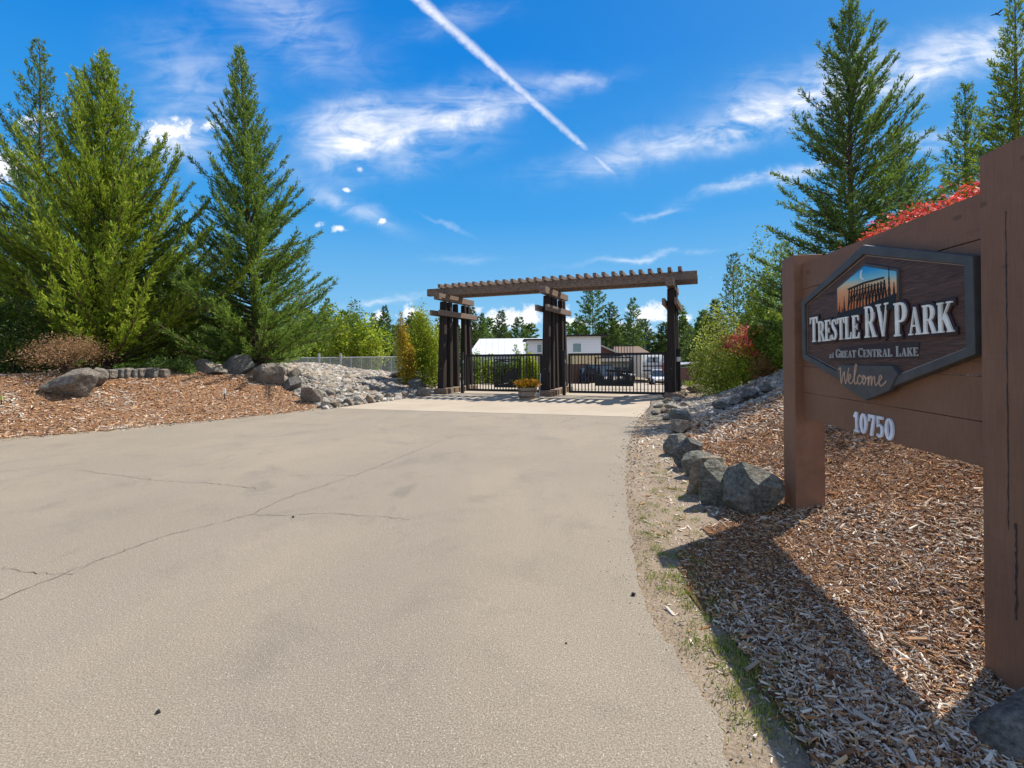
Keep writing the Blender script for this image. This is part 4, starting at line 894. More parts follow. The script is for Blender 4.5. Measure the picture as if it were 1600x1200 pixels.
# ================================================================ wood chips
def chips(name, P, L, Wd, T, pal, wts, seed, label):
    r = np.random.RandomState(seed); n_ = len(P)
    t = np.array([(-1, -.7, -1), (1, -.5, -1), (1.05, .6, -1), (-.9, .8, -1), (-.9, -.6, 1), (.85, -.55, 1), (1.0, .35, 1), (-1.05, .6, 1)]) * .5
    F0 = np.array([(0, 3, 2, 1), (4, 5, 6, 7), (0, 1, 5, 4), (1, 2, 6, 5), (2, 3, 7, 6), (3, 0, 4, 7)])
    q_ = t[None] * (1 + r.uniform(-.25, .25, (n_, 8, 3))) * np.stack([L, Wd, T], 1)[:, None, :]
    a, b, g_ = r.uniform(0, 6.28, n_), r.normal(0, .28, n_), r.normal(0, .35, n_)
    ca, sa, cb, sb, cg, sg = [z[:, None] for z in (np.cos(a), np.sin(a), np.cos(b), np.sin(b), np.cos(g_), np.sin(g_))]
    x, y, z = q_[..., 0], q_[..., 1], q_[..., 2]; y, z = y * cg - z * sg, y * sg + z * cg; x, z = x * cb - z * sb, x * sb + z * cb; x, y = x * ca - y * sa, x * sa + y * ca
    V_ = np.stack([x, y, z], 2) + P[:, None, :]; C_ = pal[r.choice(len(pal), n_, p=wts)] * r.uniform(.65, 1.25, (n_, 1))
    V_ = V_.reshape(-1, 3); F_ = (F0[None] + (np.arange(n_) * 8)[:, None, None]).reshape(-1, 4)
    return tag(link(name, newmesh(name, V_, F_, M_chip, np.repeat(C_, 8, 0))), label, 'wood chips', kind='stuff')
CP = np.array([(.50, .42, .335), (.62, .53, .42), (.36, .27, .20), (.48, .28, .145), (.33, .155, .065), (.16, .075, .04), (.50, .32, .17), (.10, .05, .03)])
P = samp(400000, 1.0, 9, 1.15, 9.5, lambda x, y: inR(x, y) & (x < y * 1.12 + .6), 21, True, .012)
rr = np.random.RandomState(22); P = P[:135000]; n = len(P)
far_ = np.clip(P[:, 1] / 4.5, .75, 2.0); L = rr.gamma(1.7, .0110, n) * far_ + .007; P[:, 2] += rr.uniform(0, .022, n)
L = np.minimum(L, .14 * far_); fe = np.clip(.6 + .8 * (P[:, 0] - np.interp(P[:, 1], [p_[1] for p_ in bedR[:15]], [p_[0] for p_ in bedR[:15]])) / .7, .08, 1) > rr.rand(n); P, L = P[fe], L[fe]; n = len(P)
greyness = vnoise(P[:, 0], P[:, 1], .8, 8) * .9 + .40 - .24 * sst((P[:, 1] - 2.6) / 2.5) + .22 * sst((2.6 - P[:, 1]) / 1.5)
g_ = greyness > rr.uniform(.1, .75, n)
for sel, wts, sd_, lb in ((g_, [.22, .16, .24, .10, .09, .10, .03, .06], 1, 'bleached grey and silver wood chips scattered over the bed round the sign'), (~g_, [.05, .06, .07, .21, .24, .16, .12, .09], 2, 'orange brown bark chips covering the bed round the sign')):
    k = sel; Lk = L[k] * (1.25 if sd_ == 1 else .8); chips('wood_chips', P[k], Lk, Lk * rr.uniform(.10, .34, k.sum()) + .0015, Lk * .1 + .002, CP, wts, sd_, lb)
P = samp(60000, 2.3, 14, 8.5, 19, inR, 23, False, .02); n = len(P); L = rr.gamma(3, .02, n) + .022
chips('wood_chips', P, L, L * .3, L * .12, CP, [.2, .22, .1, .14, .12, .08, .1, .04], 3, 'pinkish wood chips on the far slope behind the right boulders')
P = samp(140000, -22, -4, 6, 20, inL, 24, False, .02)[:80000]; n = len(P); gn = vnoise(P[:, 0], P[:, 1], 1.6, 4) > .12; L = rr.gamma(3, .015, n) + .022
chips('wood_chips', P[gn], L[gn], L[gn] * .3, L[gn] * .12, CP, [.28, .28, .1, .1, .08, .06, .08, .02], 4, 'pale weathered wood chips streaking the left mulch slope')
chips('wood_chips', P[~gn], L[~gn] * .8, L[~gn] * .3, L[~gn] * .12, CP, [.08, .09, .09, .22, .22, .14, .09, .07], 5, 'orange brown bark chips covering the left slope')
# chips strayed on the verge
P = samp(5000, .7, 3.4, 1.6, 11, lambda x, y: (sdist(PR, x, y, -1) > .12) & ~inR(x, y), 25, True, .004)[:1500]; n = len(P); L = rr.gamma(3, .009, n) * np.clip(P[:, 1] / 4, .8, 2) + .008
chips('wood_chips', P, L, L * .3, L * .12, CP, [.3, .3, .1, .1, .05, .05, .1, 0], 6, 'stray pale chips lying on the dirt verge')

# ================================================================ weeds
def blades(centres, n_each, spread, h, w_, pal, seed):
    r = np.random.RandomState(seed); P = np.repeat(centres, n_each, 0); n_ = len(P); P = P + r.normal(size=(n_, 3)) * (spread, spread, 0); P[:, 2] = hz(P[:, 0], P[:, 1])
    D = r.normal(size=(n_, 3)) * (.45, .45, .2) + (0, 0, 1); return slivers(P, D, h * r.uniform(.4, 1.3, n_), w_, pal[r.randint(0, len(pal), n_)] * r.uniform(.6, 1.3, (n_, 1)))
GP = np.array([(.20, .28, .04), (.28, .32, .05), (.34, .33, .10), (.42, .34, .14), (.16, .23, .04)])
tuf = [(1063, 868), (1068, 872), (1060, 875), (1010, 870), (1018, 905), (1035, 842), (1020, 770), (1012, 790), (1040, 800), (1060, 780), (1025, 740), (1000, 815), (1045, 890), (1075, 905), (1080, 930), (1085, 955), (1078, 980), (1090, 1000), (1083, 1015)]
rt = random.Random(9)
for k in range(62):
    t = rt.random() ** 1.2; tuf.append((1088 + t * 160 + rt.gauss(0, 26) - 20 * rt.random(), 905 + t * 270 + rt.gauss(0, 16)))
for k in range(50): tuf.append((rt.uniform(1000, 1100), rt.uniform(700, 900)))
C0 = np.array([hit(*p) for p in tuf]); v, f, c = cat_([blades(C0, 36, .032, .042, .004, GP, 1), blades(C0[15:70], 30, .08, .03, .006, GP, 2)])
tag(link('weeds', newmesh('weeds', v, f, M_leaf, c)), 'sparse weeds and grass along the dirt verge and the foot of the mulch bed', 'weeds', kind='stuff')

# ================================================================ trees and shrubs
def rot_z(a): c, s_ = np.cos(a), np.sin(a); return c, s_
def conifer_arrays(H, Rm, nb, seed, pitch=(20, 45), curl=30, z0=.03, prof=.8, bl=14, sl=26, leaf=(.10, .028), pal=None, tip=.25, low=1.0, droop=0.0, fan=.34, jit=1.0, top_p=1.0, lean=(0, 0), span=1.0, phim=48, nz=.30):
    """plume-branched conifer. branches -> side sprays -> leaf slivers; returns leaf arrays and limb polylines"""
    r = np.random.RandomState(seed)
    t = z0 + (1 - z0) * (np.arange(nb) + r.uniform(0, 1, nb)) / nb; t = t ** 1.15 * .985; az = np.arange(nb) * 2.39996 + r.uniform(-.5, .5, nb)
    L = Rm * (1 - t) ** prof * np.where(t < .12, low, 1.0) * r.uniform(1 - .38 * jit, 1 + .30 * jit, nb) + .12 * min(1, H / 6)
    pit = np.radians(pitch[0] + (pitch[1] - pitch[0]) * t ** top_p + r.normal(0, 7, nb)); K_ = 10
    s_ = np.linspace(0, 1, K_)[None]; ph = pit[:, None] + np.radians(curl) * s_ ** 1.3 - np.radians(droop) * np.sin(s_ * math.pi)
    st = L[:, None] / (K_ - 1); xr = np.concatenate([np.zeros((nb, 1)), np.cumsum(np.cos(ph[:, :-1]) * st, 1)], 1); zr = np.concatenate([np.zeros((nb, 1)), np.cumsum(np.sin(ph[:, :-1]) * st, 1)], 1)
    B_ = np.stack([xr * np.cos(az)[:, None], xr * np.sin(az)[:, None], t[:, None] * H + zr], 2)
    B_[..., 0] += lean[0] * B_[..., 2] / H; B_[..., 1] += lean[1] * B_[..., 2] / H
    B_[..., 2] = np.minimum(B_[..., 2], H * 1.0 + 0 * B_[..., 2])
    # side sprays
    nsp = np.maximum(5, (L * bl).astype(int)); bi = np.repeat(np.arange(nb), nsp); m = len(bi); u = r.uniform(.06, 1, m) ** .8; k = u * (K_ - 1); k0 = np.minimum(k.astype(int), K_ - 2); fr = (k - k0)[:, None]
    P = B_[bi, k0] * (1 - fr) + B_[bi, k0 + 1] * fr; T = B_[bi, k0 + 1] - B_[bi, k0]; T /= np.linalg.norm(T, axis=1, keepdims=True)
    sd_ = np.stack([-np.sin(az[bi]), np.cos(az[bi]), np.zeros(m)], 1); upv = np.cross(T, sd_); psi = r.uniform(0, 6.28, m)
    side = sd_ * np.cos(psi)[:, None] + upv * (np.sin(psi) * .75)[:, None]; phi = np.radians(r.uniform(18, phim, m))[:, None]
    D = T * np.cos(phi) + side * np.sin(phi); D[:, 2] += .12; D /= np.linalg.norm(D, axis=1, keepdims=True)
    l_ = (fan * L[bi] * (1 - u) ** .7 * r.uniform(.4, 1.15, m) + .10 * min(1, H / 5) * span)
    # slivers along each spray
    ns = np.maximum(4, (l_ * sl).astype(int)); si = np.repeat(np.arange(m), ns); n_ = len(si); w_ = r.uniform(0, 1, n_)
    Q = P[si] + D[si] * (w_ * l_[si])[:, None] + r.normal(0, .012, (n_, 3)); Dn = D[si] * 1.0 + r.normal(0, nz, (n_, 3)); Dn[:, 2] += .15
    ll = leaf[0] * r.uniform(.5, 1.3, n_); ww = leaf[1] * r.uniform(.6, 1.4, n_)
    bc = r.uniform(0, 1, nb)[bi[si]] * .5 + r.uniform(0, 1, m)[si] * .5; A, Bc = pal[0], pal[1]; c = A + (Bc - A) * bc[:, None]
    c = c + (pal[2] - c) * (tip * ((w_ > .7) & (r.rand(n_) < .8)) * r.uniform(.3, 1, n_))[:, None]; c = c * r.uniform(.75, 1.25, (n_, 1))
    return slivers(Q, Dn, ll, ww, c), B_, L
def limb_mesh(MBo, B_, L, every=1, rad=.012):
    for i in range(0, len(B_), every):
        P = B_[i][::3]; MBo.tube([tuple(p) for p in P], [max(.004, rad * L[i] * (1 - .8 * k / (len(P) - 1))) for k in range(len(P))], 4, False)
def conifer(label, loc, H, Rm, nb, seed, group=None, trunk_r=None, limbs=True, name='conifer_tree', cat='tree', **kw):
    (v, f, c), B_, L = conifer_arrays(H, Rm, nb, seed, **kw); t = thing(name, label, cat, loc, 0, group)
    link('crown', newmesh('crown', v, f, M_leaf, c), t); tr = trunk_r or H * .012; ln_ = kw.get('lean', (0, 0)); m_ = MB()
    m_.tube([(ln_[0] * k + .02 * math.sin(k * 9), ln_[1] * k + .02 * math.cos(k * 7), H * k * .99 - .15 * (k == 0)) for k in np.linspace(0, 1, 12)], [tr * (1 - .93 * k) * (1.25 if k == 0 else 1) for k in np.linspace(0, 1, 12)], 8)
    if limbs: limb_mesh(m_, B_, L, limbs if isinstance(limbs, int) and limbs is not True else 1)
    m_.make('trunk', M_bark, t); return t
a3 = lambda *x: np.array(x, float)
PG1 = (a3(.105, .195, .018), a3(.30, .40, .034), a3(.60, .63, .08))       # yellow green cypress
PG2 = (a3(.045, .100, .028), a3(.150, .250, .055), a3(.36, .47, .11))        # darker
PG3 = (a3(.045, .080, .028), a3(.090, .130, .045), a3(.15, .19, .07))       # dark
def top_z(px, py, Y): return at(px, Y, py)[2]
def plant(px, Y, sink=0.05): x, y, z = at(px, Y); return (x, y, z - sink)
p = plant(166, 15.6); conifer('bright yellow green front conifer with wide upswept plumes, broadest tree on the left', p, top_z(166, 82, 15.6) - p[2], 4.5, 430, 1, pitch=(18, 50), curl=38, prof=1.0, bl=25, sl=33, leaf=(.125, .026), pal=PG1, tip=.65, fan=.15, low=.95, jit=1.5, phim=42)
p = plant(66, 18.5); conifer('tall conifer behind the broad front one at the far left, its tip highest there', p, top_z(78, 62, 18.5) - p[2], 3.7, 320, 2, pitch=(12, 48), curl=32, prof=1.0, jit=1.4, bl=16, sl=24, leaf=(.13, .032), pal=PG2, tip=.4, fan=.22)
p = plant(402, 18); conifer('slender spired conifer standing alone against the sky, third from the left', p, top_z(372, 72, 18) - p[2], 3.0, 460, 3, pitch=(8, 50), curl=32, prof=.92, jit=1.4, phim=42, bl=24, sl=33, leaf=(.115, .026), pal=(a3(.055, .125, .024), a3(.190, .300, .050), a3(.42, .52, .10)), tip=.55, fan=.18, lean=(-.55, 0))
p = plant(-70, 17.5); conifer('dark green conifer cut by the left edge of the view', p, top_z(-40, 270, 17.5) - p[2], 3.2, 200, 4, pitch=(5, 45), curl=20, prof=.7, bl=14, sl=22, leaf=(.14, .04), pal=PG3, tip=.3, fan=.25)
p = plant(270, 20); conifer('dark low conifer filling the gap between the front and spired conifers', p, 4.6, 2.6, 200, 5, pitch=(8, 50), curl=25, prof=.6, bl=14, sl=22, leaf=(.14, .04), pal=PG2, tip=.3, fan=.25)
p = plant(1332, 14); conifer('open branched conifer rising behind the far end of the sign', p, top_z(1328, 8, 14) - p[2], 2.35, 360, 6, pitch=(2, 50), curl=24, prof=.66, bl=26, sl=38, leaf=(.10, .026), pal=PG2, tip=.5, fan=.18, jit=1.6, phim=42)
p = plant(1408, 15.5); conifer('second leader conifer close behind the open branched one', p, top_z(1396, 205, 15.5) - p[2], 2.1, 220, 7, pitch=(10, 58), curl=24, prof=.6, bl=20, sl=32, leaf=(.11, .028), pal=PG2, tip=.45, fan=.24)
p = plant(1512, 18); conifer('small pointed conifer between the tall right conifers, behind the red maple', p, top_z(1507, 130, 18) - p[2], 2.3, 300, 8, pitch=(5, 50), curl=22, prof=.8, bl=17, sl=28, leaf=(.12, .032), pal=PG2, tip=.4, fan=.26)
p = plant(1592, 14.5); conifer('tall thin topped conifer at the right edge above the near post', p, top_z(1580, -6, 14.5) - p[2], 2.7, 330, 9, pitch=(5, 45), curl=22, prof=1.0, bl=20, sl=34, leaf=(.11, .028), pal=(PG2[0], PG1[1], PG1[2]), tip=.4, fan=.26)
p = plant(1222, 24); conifer('light green conifer just left of the far sign post', p, top_z(1216, 382, 24) - p[2], 1.9, 150, 10, pitch=(5, 45), curl=20, prof=.7, bl=12, sl=16, leaf=(.15, .045), pal=(PG2[0], PG1[1], PG1[2]), tip=.6)
p = plant(1147, 52); conifer('dark narrow fir standing above the shrubs right of the gateway', p, top_z(1147, 398, 52) - p[2], 2.6, 190, 11, pitch=(0, 45), curl=15, prof=.55, bl=8, sl=9, leaf=(.26, .075), pal=PG3, tip=.3, fan=.22, limbs=False)
FIR = dict(curl=14, bl=10, sl=9, leaf=(.36, .12), tip=.3, fan=.26, limbs=False, phim=58, nz=.42)
for k, (px, Y, pt, Rm, lb, pr) in enumerate([(927, 92, 446, 4.4, 'tallest fir seen between the middle and right bents', .45), (955, 92, 474, 3.0, 'fir just right of the tallest one between the bents', .5), (990, 90, 466, 2.8, 'lone spire fir between the middle and right bents', .6),
        (1006, 95, 500, 3.0, 'low fir right of the lone spire fir', .5), (905, 100, 496, 3.4, 'fir half hidden by the middle bent', .6), (602, 85, 478, 2.6, 'thin fir rising over the yellow shrub left of the gateway', .8), (584, 88, 490, 2.6, 'thin fir left of the one over the yellow shrub', .8),
        (650, 85, 490, 3.2, 'blunt fir behind the left bent', .45), (512, 80, 467, 2.6, 'dark fir right of the spired conifer, behind the maples', .7), (738, 95, 481, 2.6, 'fir just right of the left bent', .5), (754, 98, 490, 2.0, 'small spire fir above the metal roof', .7), (784, 92, 486, 2.6, 'pointed fir above the middle of the metal roof', .6), (812, 95, 497, 2.8, 'fir left of the middle bent above the metal roof', .5),
        (1118, 60, 470, 2.2, 'low fir at the left of the dark narrow fir', .6), (1100, 66, 486, 2.4, 'low fir right of the right bent', .6), (1068, 90, 500, 3.0, 'fir right behind the right bent', .55), (1180, 55, 455, 2.2, 'low fir at the right of the dark narrow fir', .6), (1040, 95, 505, 3.2, 'fir half hidden by the right bent', .5)]):
    p = plant(px, Y, .2); conifer(lb, p, top_z(px, pt, Y) - p[2], Rm, 150, 40 + k, pitch=(-8, 35), prof=pr, pal=PG3 if k % 2 else PG2, **FIR)
# the far wood: one mass of trees
parts = []; r_ = np.random.RandomState(77); protoA = []
for k in range(5): protoA.append(conifer_arrays(10, 2.3, 80, 200 + k, pitch=(-5, 35), curl=14, prof=.55 + .07 * k, bl=6, sl=4, leaf=(.62, .24), pal=(PG2[0], PG2[1], PG1[2]), tip=.3, fan=.26)[0])
def blob(n, rx, rz, seed, leaf, pal, lobes=9):
    r = np.random.RandomState(seed); C_ = r.normal(size=(lobes, 3)); C_ /= np.linalg.norm(C_, axis=1, keepdims=True); C_ *= r.uniform(.25, .72, (lobes, 1)); C_[:, 2] = np.abs(C_[:, 2]) * 1.2 - .35
    k = r.randint(0, lobes, n); D = r.normal(size=(n, 3)); D /= np.linalg.norm(D, axis=1, keepdims=True); rad = r.uniform(.18, .46, lobes)[k][:, None] * r.uniform(.35, 1.05, (n, 1)) ** .6
    P = C_[k] + D * rad; lo_, hi_ = np.quantile(P, .015, 0), np.quantile(P, .985, 0); P = (P - lo_) / (hi_ - lo_) * (2 * rx, 2 * rx, 1.72 * rz) - (rx, rx, 0); br = r.uniform(.6, 1.3, lobes)[k][:, None]; c = pal[r.randint(0, len(pal), n)] * br * r.uniform(.75, 1.25, (n, 1))
    return slivers(P, D * .5 + r.normal(size=(n, 3)) + (0, 0, .1), leaf[0] * r.uniform(.6, 1.3, n), leaf[1] * r.uniform(.6, 1.3, n), c)
GD = np.array([(.16, .23, .04), (.22, .28, .04), (.11, .18, .04), (.29, .32, .045)])
protoB = [blob(1500, 2.6, 4.2, 300 + k, (.5, .3), GD * (.8, .85, .9)) for k in range(3)]
def put(arr, p, sc, a, tint=1.0):
    v, f, c = arr; cs, sn = math.cos(a), math.sin(a); q_ = v * sc; x, y = q_[:, 0] * cs - q_[:, 1] * sn, q_[:, 0] * sn + q_[:, 1] * cs
    return (np.stack([x, y, q_[:, 2]], 1) + p, f, c * tint)
for k in range(420):
    px = r_.uniform(-500, 2100); Y = r_.uniform(104, 175); x, y, z = at(px, Y); dec = r_.rand() < .25
    pt = 507 + r_.uniform(-14, 22) + (6 if 560 < px < 1060 else -14); H = max(6, at(px, Y, pt)[2] - z)
    parts.append(put((protoB[k % 3] if dec else protoA[k % 5]), (x, y, z), (H / 9.5 if dec else H / 10) * np.array([1.25, 1.25, 1.0]), r_.uniform(0, 6.28), r_.uniform(.7, 1.25) * np.array([1.0, 1.0, 1.0])))
v, f, c = cat_(parts); tag(link('distant_forest', newmesh('distant_forest', v, f, M_leaf, c)), 'distant mixed conifer forest closing the horizon', 'forest', kind='stuff')
# broadleaf trees and shrubs
def leafy(name, label, cat, loc, rx, rz, n, leaf, pal, seed, lobes=10, group=None, stems=5):
    t = thing(name, label, cat, loc, 0, group); v, f, c = blob(n, rx, rz, seed, leaf, pal, lobes); link('crown', newmesh('crown', v, f, M_leaf, c), t)
    r = random.Random(seed); m_ = MB()
    for k in range(stems):
        a = r.uniform(0, 6.28); e = rx * r.uniform(.2, .7); m_.tube([(0.03 * k, 0, -.1), (e * .3 * math.cos(a), e * .3 * math.sin(a), rz * .5), (e * math.cos(a), e * math.sin(a), rz * r.uniform(1.0, 1.5))], [rx * .022 + .008, rx * .014 + .005, .004], 5)
    m_.make('stems', M_bark, t); return t
YG = np.array([(.36, .42, .05), (.48, .50, .09), (.58, .57, .18), (.22, .30, .03)]); MG = np.array([(.16, .26, .03), (.23, .32, .04), (.32, .38, .05), (.11, .18, .025)]); RD = np.array([(.68, .015, .04), (.82, .04, .10), (.45, .012, .02), (.80, .12, .13)])
GG = np.array([(.32, .40, .025), (.42, .43, .035), (.23, .33, .025)]); OR = np.array([(.60, .42, .04), (.66, .36, .05), (.45, .38, .04)]); DG = np.array([(.05, .09, .02), (.08, .13, .025), (.04, .07, .02)])
def shrub_px(label, x0, x1, yt, Y, pal, leaf, n, seed, name='shrub', cat='shrub', lobes=11, base=None):
    px = (x0 + x1) / 2; p = plant(px, Y) if base is None else (lambda h: (h[0], h[1], h[2] - .05))(hit(px, base)); Y = p[1]
    return leafy(name, label, cat, p, (x1 - x0) / 2 / FPX * Y * 1.0, (at(px, Y, yt)[2] - p[2]) / 1.72, n, leaf, pal, seed, lobes)
shrub_px('yellow variegated shrub right of the right bent', 1078, 1160, 494, 16.5, YG, (.085, .055), 10000, 61, lobes=22)
shrub_px('bright green tall shrub at the left of the far sign post', 1160, 1226, 402, 20, MG, (.12, .07), 9000, 62, lobes=15)
shrub_px('green shrub in front of the tall one left of the sign post', 1168, 1240, 500, 15.0, MG, (.09, .055), 9000, 63, lobes=14)
shrub_px('small fresh green shrub below the red branches', 1140, 1188, 545, 15.2, GG, (.07, .04), 2200, 64)
shrub_px('rusty leaved low shrub beside the fresh green one', 1172, 1210, 556, 14.6, np.array([(.30, .14, .06), (.22, .18, .05), (.35, .10, .04)]), (.06, .035), 1500, 65)
def layered(label, loc, rx, h, n, seed, pal, leaf, layers=9, name='red_maple', cat='tree', flat=.11):
    t = thing(name, label, cat, loc); r = np.random.RandomState(seed); m_ = MB(); parts = []
    for k in range(layers):
        a = k * 2.4; rad = rx * r.uniform(.25, .75); c_ = np.array((math.cos(a) * rad, math.sin(a) * rad, h * (.45 + .52 * (1 - rad / rx) * .6 + .3 * r.rand()))); c_[2] = min(c_[2], h * .97)
        q_ = r.normal(size=(n // layers, 3)) * (rx * .30, rx * .30, h * flat * .5); q_[:, 2] -= (q_[:, 0] ** 2 + q_[:, 1] ** 2) / rx * .35
        D = np.stack([q_[:, 0], q_[:, 1], -np.full(len(q_), .15)], 1) + r.normal(size=(len(q_), 3)) * .35
        parts.append(slivers(c_ + q_, D, leaf[0] * r.uniform(.6, 1.3, len(q_)), leaf[1] * r.uniform(.7, 1.3, len(q_)), pal[r.randint(0, len(pal), len(q_))] * r.uniform(.75, 1.2, (len(q_), 1))))
        m_.tube([(0, 0, -.1), (c_[0] * .35, c_[1] * .35, h * .42), tuple(c_ - (0, 0, .05))], [.045, .025, .006], 6)
    v, f, c = cat_(parts); link('crown', newmesh('crown', v, f, M_leaf, c), t); m_.make('trunk', M_bark, t); return t
p = plant(1500, 7.2); layered('bright red japanese maple showing over the top of the sign', p, .95, top_z(1485, 288, 7.2) - p[2], 13000, 71, RD, (.075, .030), 15, flat=.07)
p = plant(1408, 7.6); layered('smaller red maple left of the bright one, low over the sign board', p, .5, top_z(1420, 322, 7.6) - p[2], 4000, 75, RD, (.075, .030), 8, flat=.05)
p = plant(1163, 15.9); layered('crimson maple with layered branches over the yellow shrub', p, .75, top_z(1163, 500, 15.9) - p[2], 2200, 72, RD * (.75, 1.2, 1.3), (.08, .035), 12, flat=.05)
p = plant(1176, 15.4); layered('low red maple in front of the green shrubs', p, .62, top_z(1172, 537, 15.4) - p[2], 1300, 73, RD * (.9, 2.2, .8), (.07, .032), 9, flat=.06)
p = plant(102, 12.9); layered('coppery lace leaved shrub above the largest left boulder', p, .85, top_z(102, 533, 12.9) - p[2], 6500, 74, np.array([(.36, .17, .09), (.28, .13, .08), (.42, .26, .16), (.20, .14, .06)]), (.06, .022), 12, name='laceleaf_shrub', cat='shrub', flat=.3)
shrub_px('dark glossy shrub at the far left under the conifers', -30, 66, 470, 13.2, DG, (.10, .045), 6500, 66, lobes=16)
shrub_px('low green shrub between the conifer trunk and slanting boulder', 240, 296, 560, 14.8, DG * 1.6, (.07, .03), 2600, 67)
shrub_px('golden yellow conifer shrub on the rock pile left of the gateway', 622, 648, 502, 21.5, OR, (.10, .045), 6000, 68, lobes=12, name='golden_shrub')
shrub_px('yellow green feathery shrub beside the golden one', 632, 690, 492, 22.5, GG, (.12, .04), 15000, 69, lobes=26)
shrub_px('low green shrub spilling below the feathery one', 664, 690, 540, 22, GG, (.09, .04), 1800, 70)
for k, (x0, x1, yt, Y, pal, lb) in enumerate([(425, 478, 500, 46, MG, 'bushy green maple nearest the spired conifer'), (462, 515, 486, 50, MG * .85, 'olive maple above the left part of the mesh fence'), (500, 550, 500, 48, GG, 'golden green maple above the middle of the mesh fence'), (520, 582, 484, 62, MG * .8, 'tall rounded maple behind the mesh fence'),
        (550, 600, 508, 48, GG * .95, 'bright maple at the right end of the mesh fence'), (575, 625, 500, 58, DG * 1.4, 'dark green tree right of the mesh fence'), (395, 450, 505, 52, MG, 'green maple half behind the spired conifer'), (680, 712, 500, 60, MG * .8, 'green tree seen through the posts of the left bent'), (1070, 1110, 520, 55, DG * 1.3, 'dark rounded tree right of the right bent')]):
    shrub_px(lb, x0, x1, yt, Y, pal, (.32, .2), 4500, 80 + k, name='broadleaf_tree', cat='tree', lobes=18)
for k, (x0, x1, yt, Y, lb) in enumerate([(722, 752, 556, 27, 'green shrub behind the hinge side of the left gate'), (748, 772, 562, 28, 'second green shrub behind the left gate'), (770, 800, 566, 27, 'green shrub behind the panel of the left gate'), (796, 826, 556, 28, 'leafy shrub behind the right part of the left gate'), (820, 846, 558, 27, 'shrub behind the flower barrel beyond the gate')]):
    shrub_px(lb, x0, x1, yt, Y, (MG, GG, DG, MG, GG)[k], (.14, .06), 3600, 95 + k, lobes=18)
for k, px in enumerate((806, 822)): p = plant(px, 27.5); conifer(('thin sapling against the metal roof, left of two', 'thin sapling against the metal roof, right of two')[k], p, top_z(px, 540 - 2 * k, 27.5) - p[2], .35, 40, 120 + k, pitch=(10, 50), prof=.5, bl=20, sl=14, leaf=(.09, .03), pal=PG1, fan=.3, name='sapling')
# grass clumps at the right bent and on the right bank
for k, (px, py, lb) in enumerate([(1079, 604, 'yellow green grass clump at the foot of the right bent'), (1090, 600, 'grass clump right of the one at the bent'), (1131, 598, 'small grass clump on the right bank below the variegated shrub'), (1143, 596, 'second small grass clump on the right bank')]):
    h = hit(px, py); C0 = h[None]; v, f, c = blades(C0, 260, .16 if k < 2 else .1, .34 if k < 2 else .2, .022, np.array([(.30, .36, .05), (.20, .28, .04), (.40, .42, .10)]), 30 + k)
    o = link('grass_clump', newmesh('grass_clump', v - h, f, M_leaf, c), loc=tuple(h)); tag(o, lb, 'grass clump')

# ================================================================ beyond the gates
def rootpx(px, Y): return Vector(at(px, Y))
def bldg(name, label, px0, px1, Y, dep, wallm, z_e, roof, rz=0.0):
    a, b = rootpx(px0, Y), rootpx(px1, Y); c = (a + b) / 2; wd = (b - a).length; t = thing(name, label, 'building', (c.x, c.y + dep / 2, min(a.z, b.z) - .1), rz); return t, wd, c
M_wht = mat('white_siding', lambda t, b, o: t.mix(t.sm(t.m('FRACT', t.m('MULTIPLY', t.n('ShaderNodeSeparateXYZ', i0=obj_co(t)).outputs[2], 5.0)), 0.0, .12), (.38, .38, .39), (.72, .73, .75)), .6)
M_tan = mat('tan_siding', None, .7, (.62, .48, .27))
def f_metal(t, b, o):
    s_ = t.n('ShaderNodeSeparateXYZ', i0=obj_co(t)); k = t.m('FRACT', t.m('MULTIPLY', s_.outputs[0], 1.15))
    return t.mix(t.sm(k, 0.0, .16), (.36, .38, .42), (.62, .63, .65))
M_mroof = mat('pale_metal_roof', f_metal, .45)
M_broof = mat('brown_shingles', None, .9, (.17, .115, .085)); M_dark = mat('dark_fascia', None, .7, (.025, .02, .02)); M_fence = mat('reddish_brown_fence_boards', lambda t, b, o: t.mix(t.sm(t.m('FRACT', t.m('MULTIPLY', t.n('ShaderNodeSeparateXYZ', i0=obj_co(t)).outputs[0], 6.5)), 0.0, .16), (.03, .015, .012), (.17, .085, .06)), .85)
# hall with the long pale metal roof
Y = 66; x0, x1 = at(731, Y)[0], at(905, Y)[0]; zg = at(800, Y)[2] - .2; ze, zr = at(800, Y, 553.5)[2], at(800, Y, 527)[2]; cx = (x0 + x1) / 2; hw = (x1 - x0) / 2; dp = 9.0
t = thing('hall', 'long hall with a pale ribbed metal roof behind the left gate', 'building', (cx, Y + dp / 2, zg))
MB().box((0, 0, (ze - zg) / 2), (2 * hw - 1.0, dp - .8, ze - zg)).make('wall', mat('blue_white_siding', None, .6, (.50, .55, .66)), t)
H_, Rg = ze - zg, zr - zg; e_ = .9
for sg in (-1, 1):
    m_ = MB(); m_.v = [(-hw, sg * dp / 2, H_), (hw, sg * dp / 2, H_), (hw - .2, 0, Rg), (-hw + 1.3 - .0, 0, Rg)]; m_.v += [(x, y, z - .12) for x, y, z in m_.v]
    m_.f = [(0, 1, 2, 3), (4, 7, 6, 5), (0, 4, 5, 1), (1, 5, 6, 2), (2, 6, 7, 3), (3, 7, 4, 0)]; m_.make('roof', M_mroof, t)
m_ = MB(); m_.add([(-hw + .55, -dp / 2 + .4, H_ - .13), (-hw + .55, dp / 2 - .4, H_ - .13), (-hw + 1.35, 0, Rg - .2)], [(0, 1, 2)]); m_.make('gable', M_dark, t)
for k in range(3): MB().box((-hw + 3 + 3.2 * k, -dp / 2 + .37, H_ * .55), (1.2, .06, 1.0)).make('window', M_winl, t)
